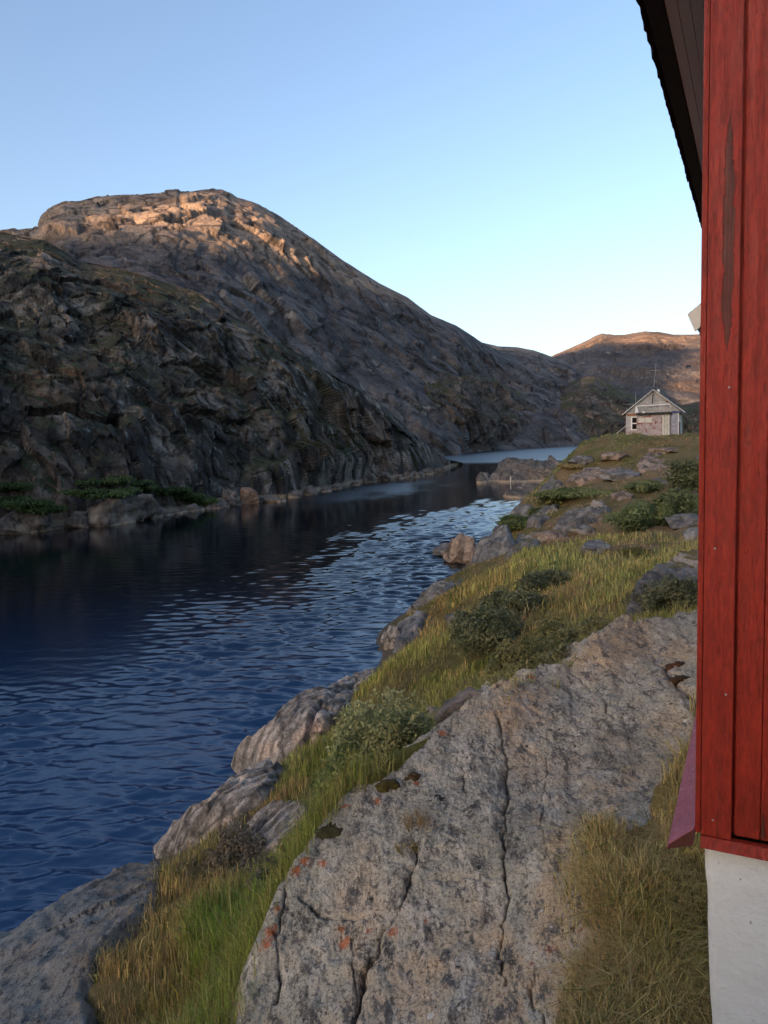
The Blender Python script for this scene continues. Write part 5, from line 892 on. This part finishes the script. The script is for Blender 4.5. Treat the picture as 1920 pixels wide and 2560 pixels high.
def build_grass():
    g = np.random.default_rng(21); n = 620000
    th = R(-33) + (R(31) + R(33)) * g.uniform(size=n); r = np.exp(g.uniform(math.log(2.4), math.log(95), n)); x = r * np.sin(th); y = r * np.cos(th)
    n2 = 90000; t2 = R(8) + R(26) * g.uniform(size=n2); r2 = np.exp(g.uniform(math.log(2.6), math.log(6.5), n2)); x = np.concatenate([x, r2 * np.sin(t2)]); y = np.concatenate([y, r2 * np.cos(t2)]); r = np.hypot(x, y); n = len(x)
    z = head(x, y); zc = zone(x, y)
    # tufts: denser in clumps
    cl = fbm(np.stack([x * 1.7, y * 1.7, x * 0], -1), 3, 301); clf = fbm(np.stack([x * .35, y * .35, x * 0 + 5], -1), 3, 305)
    want = zc[:, 4] * np.clip(0.75 + 0.45 * cl * np.minimum(1, 12 / r) + .35 * clf, 0.05, 1) * sst(0.35, 0.85, z + 0.25 * clf) * np.where((x > .2) & (r < 6.2), sst(-.3, .25, slab_edge(x, y) + .25 * cl), 1) * np.where(r < 13, 1.0, 0.62)
    keep = g.uniform(size=n) < want; d = slab_edge(x, y); zs_ = ST(np.stack([x, y], -1)); keep &= (d > -0.05) | ((z > zs_ - .04) & (d > -.6)) | ((d > -.30) & (x > .2) & (r < 5.3) & (g.uniform(size=n) < .25)); onr = (d < -.04) & (z < zs_); z = np.where(onr, zs_ - .03, z)
    for sx_, sy_, sr_ in SHRUBS: keep &= np.hypot(x - sx_, y - sy_) > sr_ * .85
    for poly, low in ROCKPOLY: keep &= pdist(x, y, poly) > -0.05 * np.sqrt(r)
    x, y, z, zc, r, cl = x[keep], y[keep], z[keep], zc[keep], r[keep], cl[keep]; n = len(x); print('BLADES', n)
    hh = zc[:, 3] * g.uniform(.5, 1.15, n) * (0.85 + .35 * np.clip(cl, -1, 1)); wd = np.maximum(.0042, .00090 * r) * np.clip(g.lognormal(0, .45, n), .5, 2.6)
    col = zc[:, :3] * g.uniform(.65, 1.35, (n, 1)) * (1 + g.normal(0, .07, (n, 3)))
    dry = g.uniform(size=n) < 0.18; col[dry] = np.array([.27, .20, .085]) * g.uniform(.6, 1.15, (dry.sum(), 1))
    grn = g.uniform(size=n) < 0.10; col[grn] = np.array([.07, .115, .02]) * g.uniform(.7, 1.3, (grn.sum(), 1))
    tall = (g.uniform(size=n) < 0.012) & (r < 12); hh[tall] *= 1.7; col[tall] = np.array([.40, .32, .15]) * g.uniform(.7, 1.1, (tall.sum(), 1)); wd[tall] *= 1.1
    P = np.stack([x, y, z], -1); right = (x > -.2) & (r < 6.2)
    near = (~right) & (r < 12.5) ; far = r >= 12.5
    grass('grass', P[near], hh[near], wd[near], .38, np.clip(col[near], .01, .6), 1, 'long green and straw-yellow grass in the hollow beside the big slab')
    grass('grass', P[right], hh[right] * 1.0, wd[right] * .95, .70, np.clip(col[right], .01, .6), 2, 'dry matted straw grass at the foot of the house foundation', .8)
    grass('grass', P[far], hh[far], wd[far], .32, np.clip(col[far], .01, .6), 3, 'yellow-green grass covering the slope down to the water')
build_grass()
def tussock(px, py, d, w_, h_, n, col, label, seed, name='grass_tussock', surf=None, lean=.5, bw=.005):
    g = np.random.default_rng(seed); b = at(px, py, np.float64(d)) if surf is None else surf(px, py)
    if surf is None: b[2] = float(head(b[:1], b[1:2])[0]) if d < 100 else b[2]
    a = g.uniform(0, 6.283, n); rr = np.sqrt(g.uniform(0, 1, n)) * w_ / 2; off = np.stack([rr * np.cos(a), rr * np.sin(a), np.zeros(n)], -1)
    V, q, t, c = blades(off, h_ * g.uniform(.5, 1.1, n), np.full(n, bw) * g.uniform(.7, 1.3, n), lean, np.clip(np.array(col) * g.uniform(.6, 1.35, (n, 1)), .01, .6), seed)
    V = V + (V * np.array([1, 1, 0])) * (V[:, 2:3] / max(h_, .01)) * .8
    o = mesh(name, V, [q, t], m_blade, None, False, {'col': c}); o.location = b; tag(o, label, 'plant')
def on_left(px, py): return hit(px, py)
tussock(240, 1960, 0, .62, .36, 1100, (.50, .42, .22), 'pale straw-coloured flowering tuft on the lower left slab', 61, surf=on_left, lean=.35)
tussock(222, 2030, 0, .42, .26, 700, (.42, .30, .07), 'golden yellow tuft below the pale flowering tuft', 62, surf=on_left, lean=.35)
tussock(900, 1790, 0, .16, .20, 150, (.33, .23, .11), 'dry straw tuft growing in a crack near the slab top', 63, surf=on_slab, lean=.7, bw=.003)
tussock(880, 1840, 0, .14, .10, 120, (.28, .19, .05), 'short golden tuft lower down the same slab crack', 64, surf=on_slab, lean=.6, bw=.003)
def cushion(px, py, s, h_, col, label, seed, surf=on_slab):
    p = surf(px, py)
    if p is None: return
    blob('moss_cushion', p - np.array([0, 0, h_ * .5]), (s, s * .6, h_ * 1.1), plain('moss_%d' % seed, col, .95, .6, 40, .01), label, None, .5, seed, 3, 0, 4, .14, 'moss', .9)
cushion(838, 1697, .20, .08, (.055, .042, .010), 'dark olive moss cushion on the left rim of the big slab', 71)
cushion(890, 1678, .14, .06, (.05, .03, .012), 'small brown moss cushion right of the olive one', 72)
cushion(945, 1725, .14, .035, (.020, .020, .020), 'black lichen cushion near the dry straw tuft', 73)
cushion(1465, 1440, .24, .09, (.07, .03, .014), 'rust-brown moss in the hollow near the red wall', 74)
cushion(1470, 1468, .20, .08, (.045, .024, .012), 'dark brown moss below the rust-brown moss', 75)
cushion(715, 1790, .24, .07, (.045, .038, .014), 'dark moss strip under the left overhang of the slab', 76)
import OpenImageIO as o,sys
b=o.ImageBuf('/workdir/render_main.png').get_pixels(o.FLOAT)
h,w=b.shape[:2]
for n,x,y in [('skytop',1104,4),('sky400',1104,404),('sky780',1304,784),('found',1804,2404),('slab',1300,2050),('slab2',1100,2300),('leftcliff',300,1000),('waterNear',100,2000),('waterMid',200,1500),('redlow',1850,1900),('redhi',1800,300),('grass',500,2350),('mount',800,800),('farmt',1600,900),('lit',300,560)]:
    k=w/1920; X,Y=int(x*k),int(y*k); a=b[max(0,Y-6):Y+7,max(0,X-6):X+7,:3].mean((0,1))*255; print(n,a.astype(int))
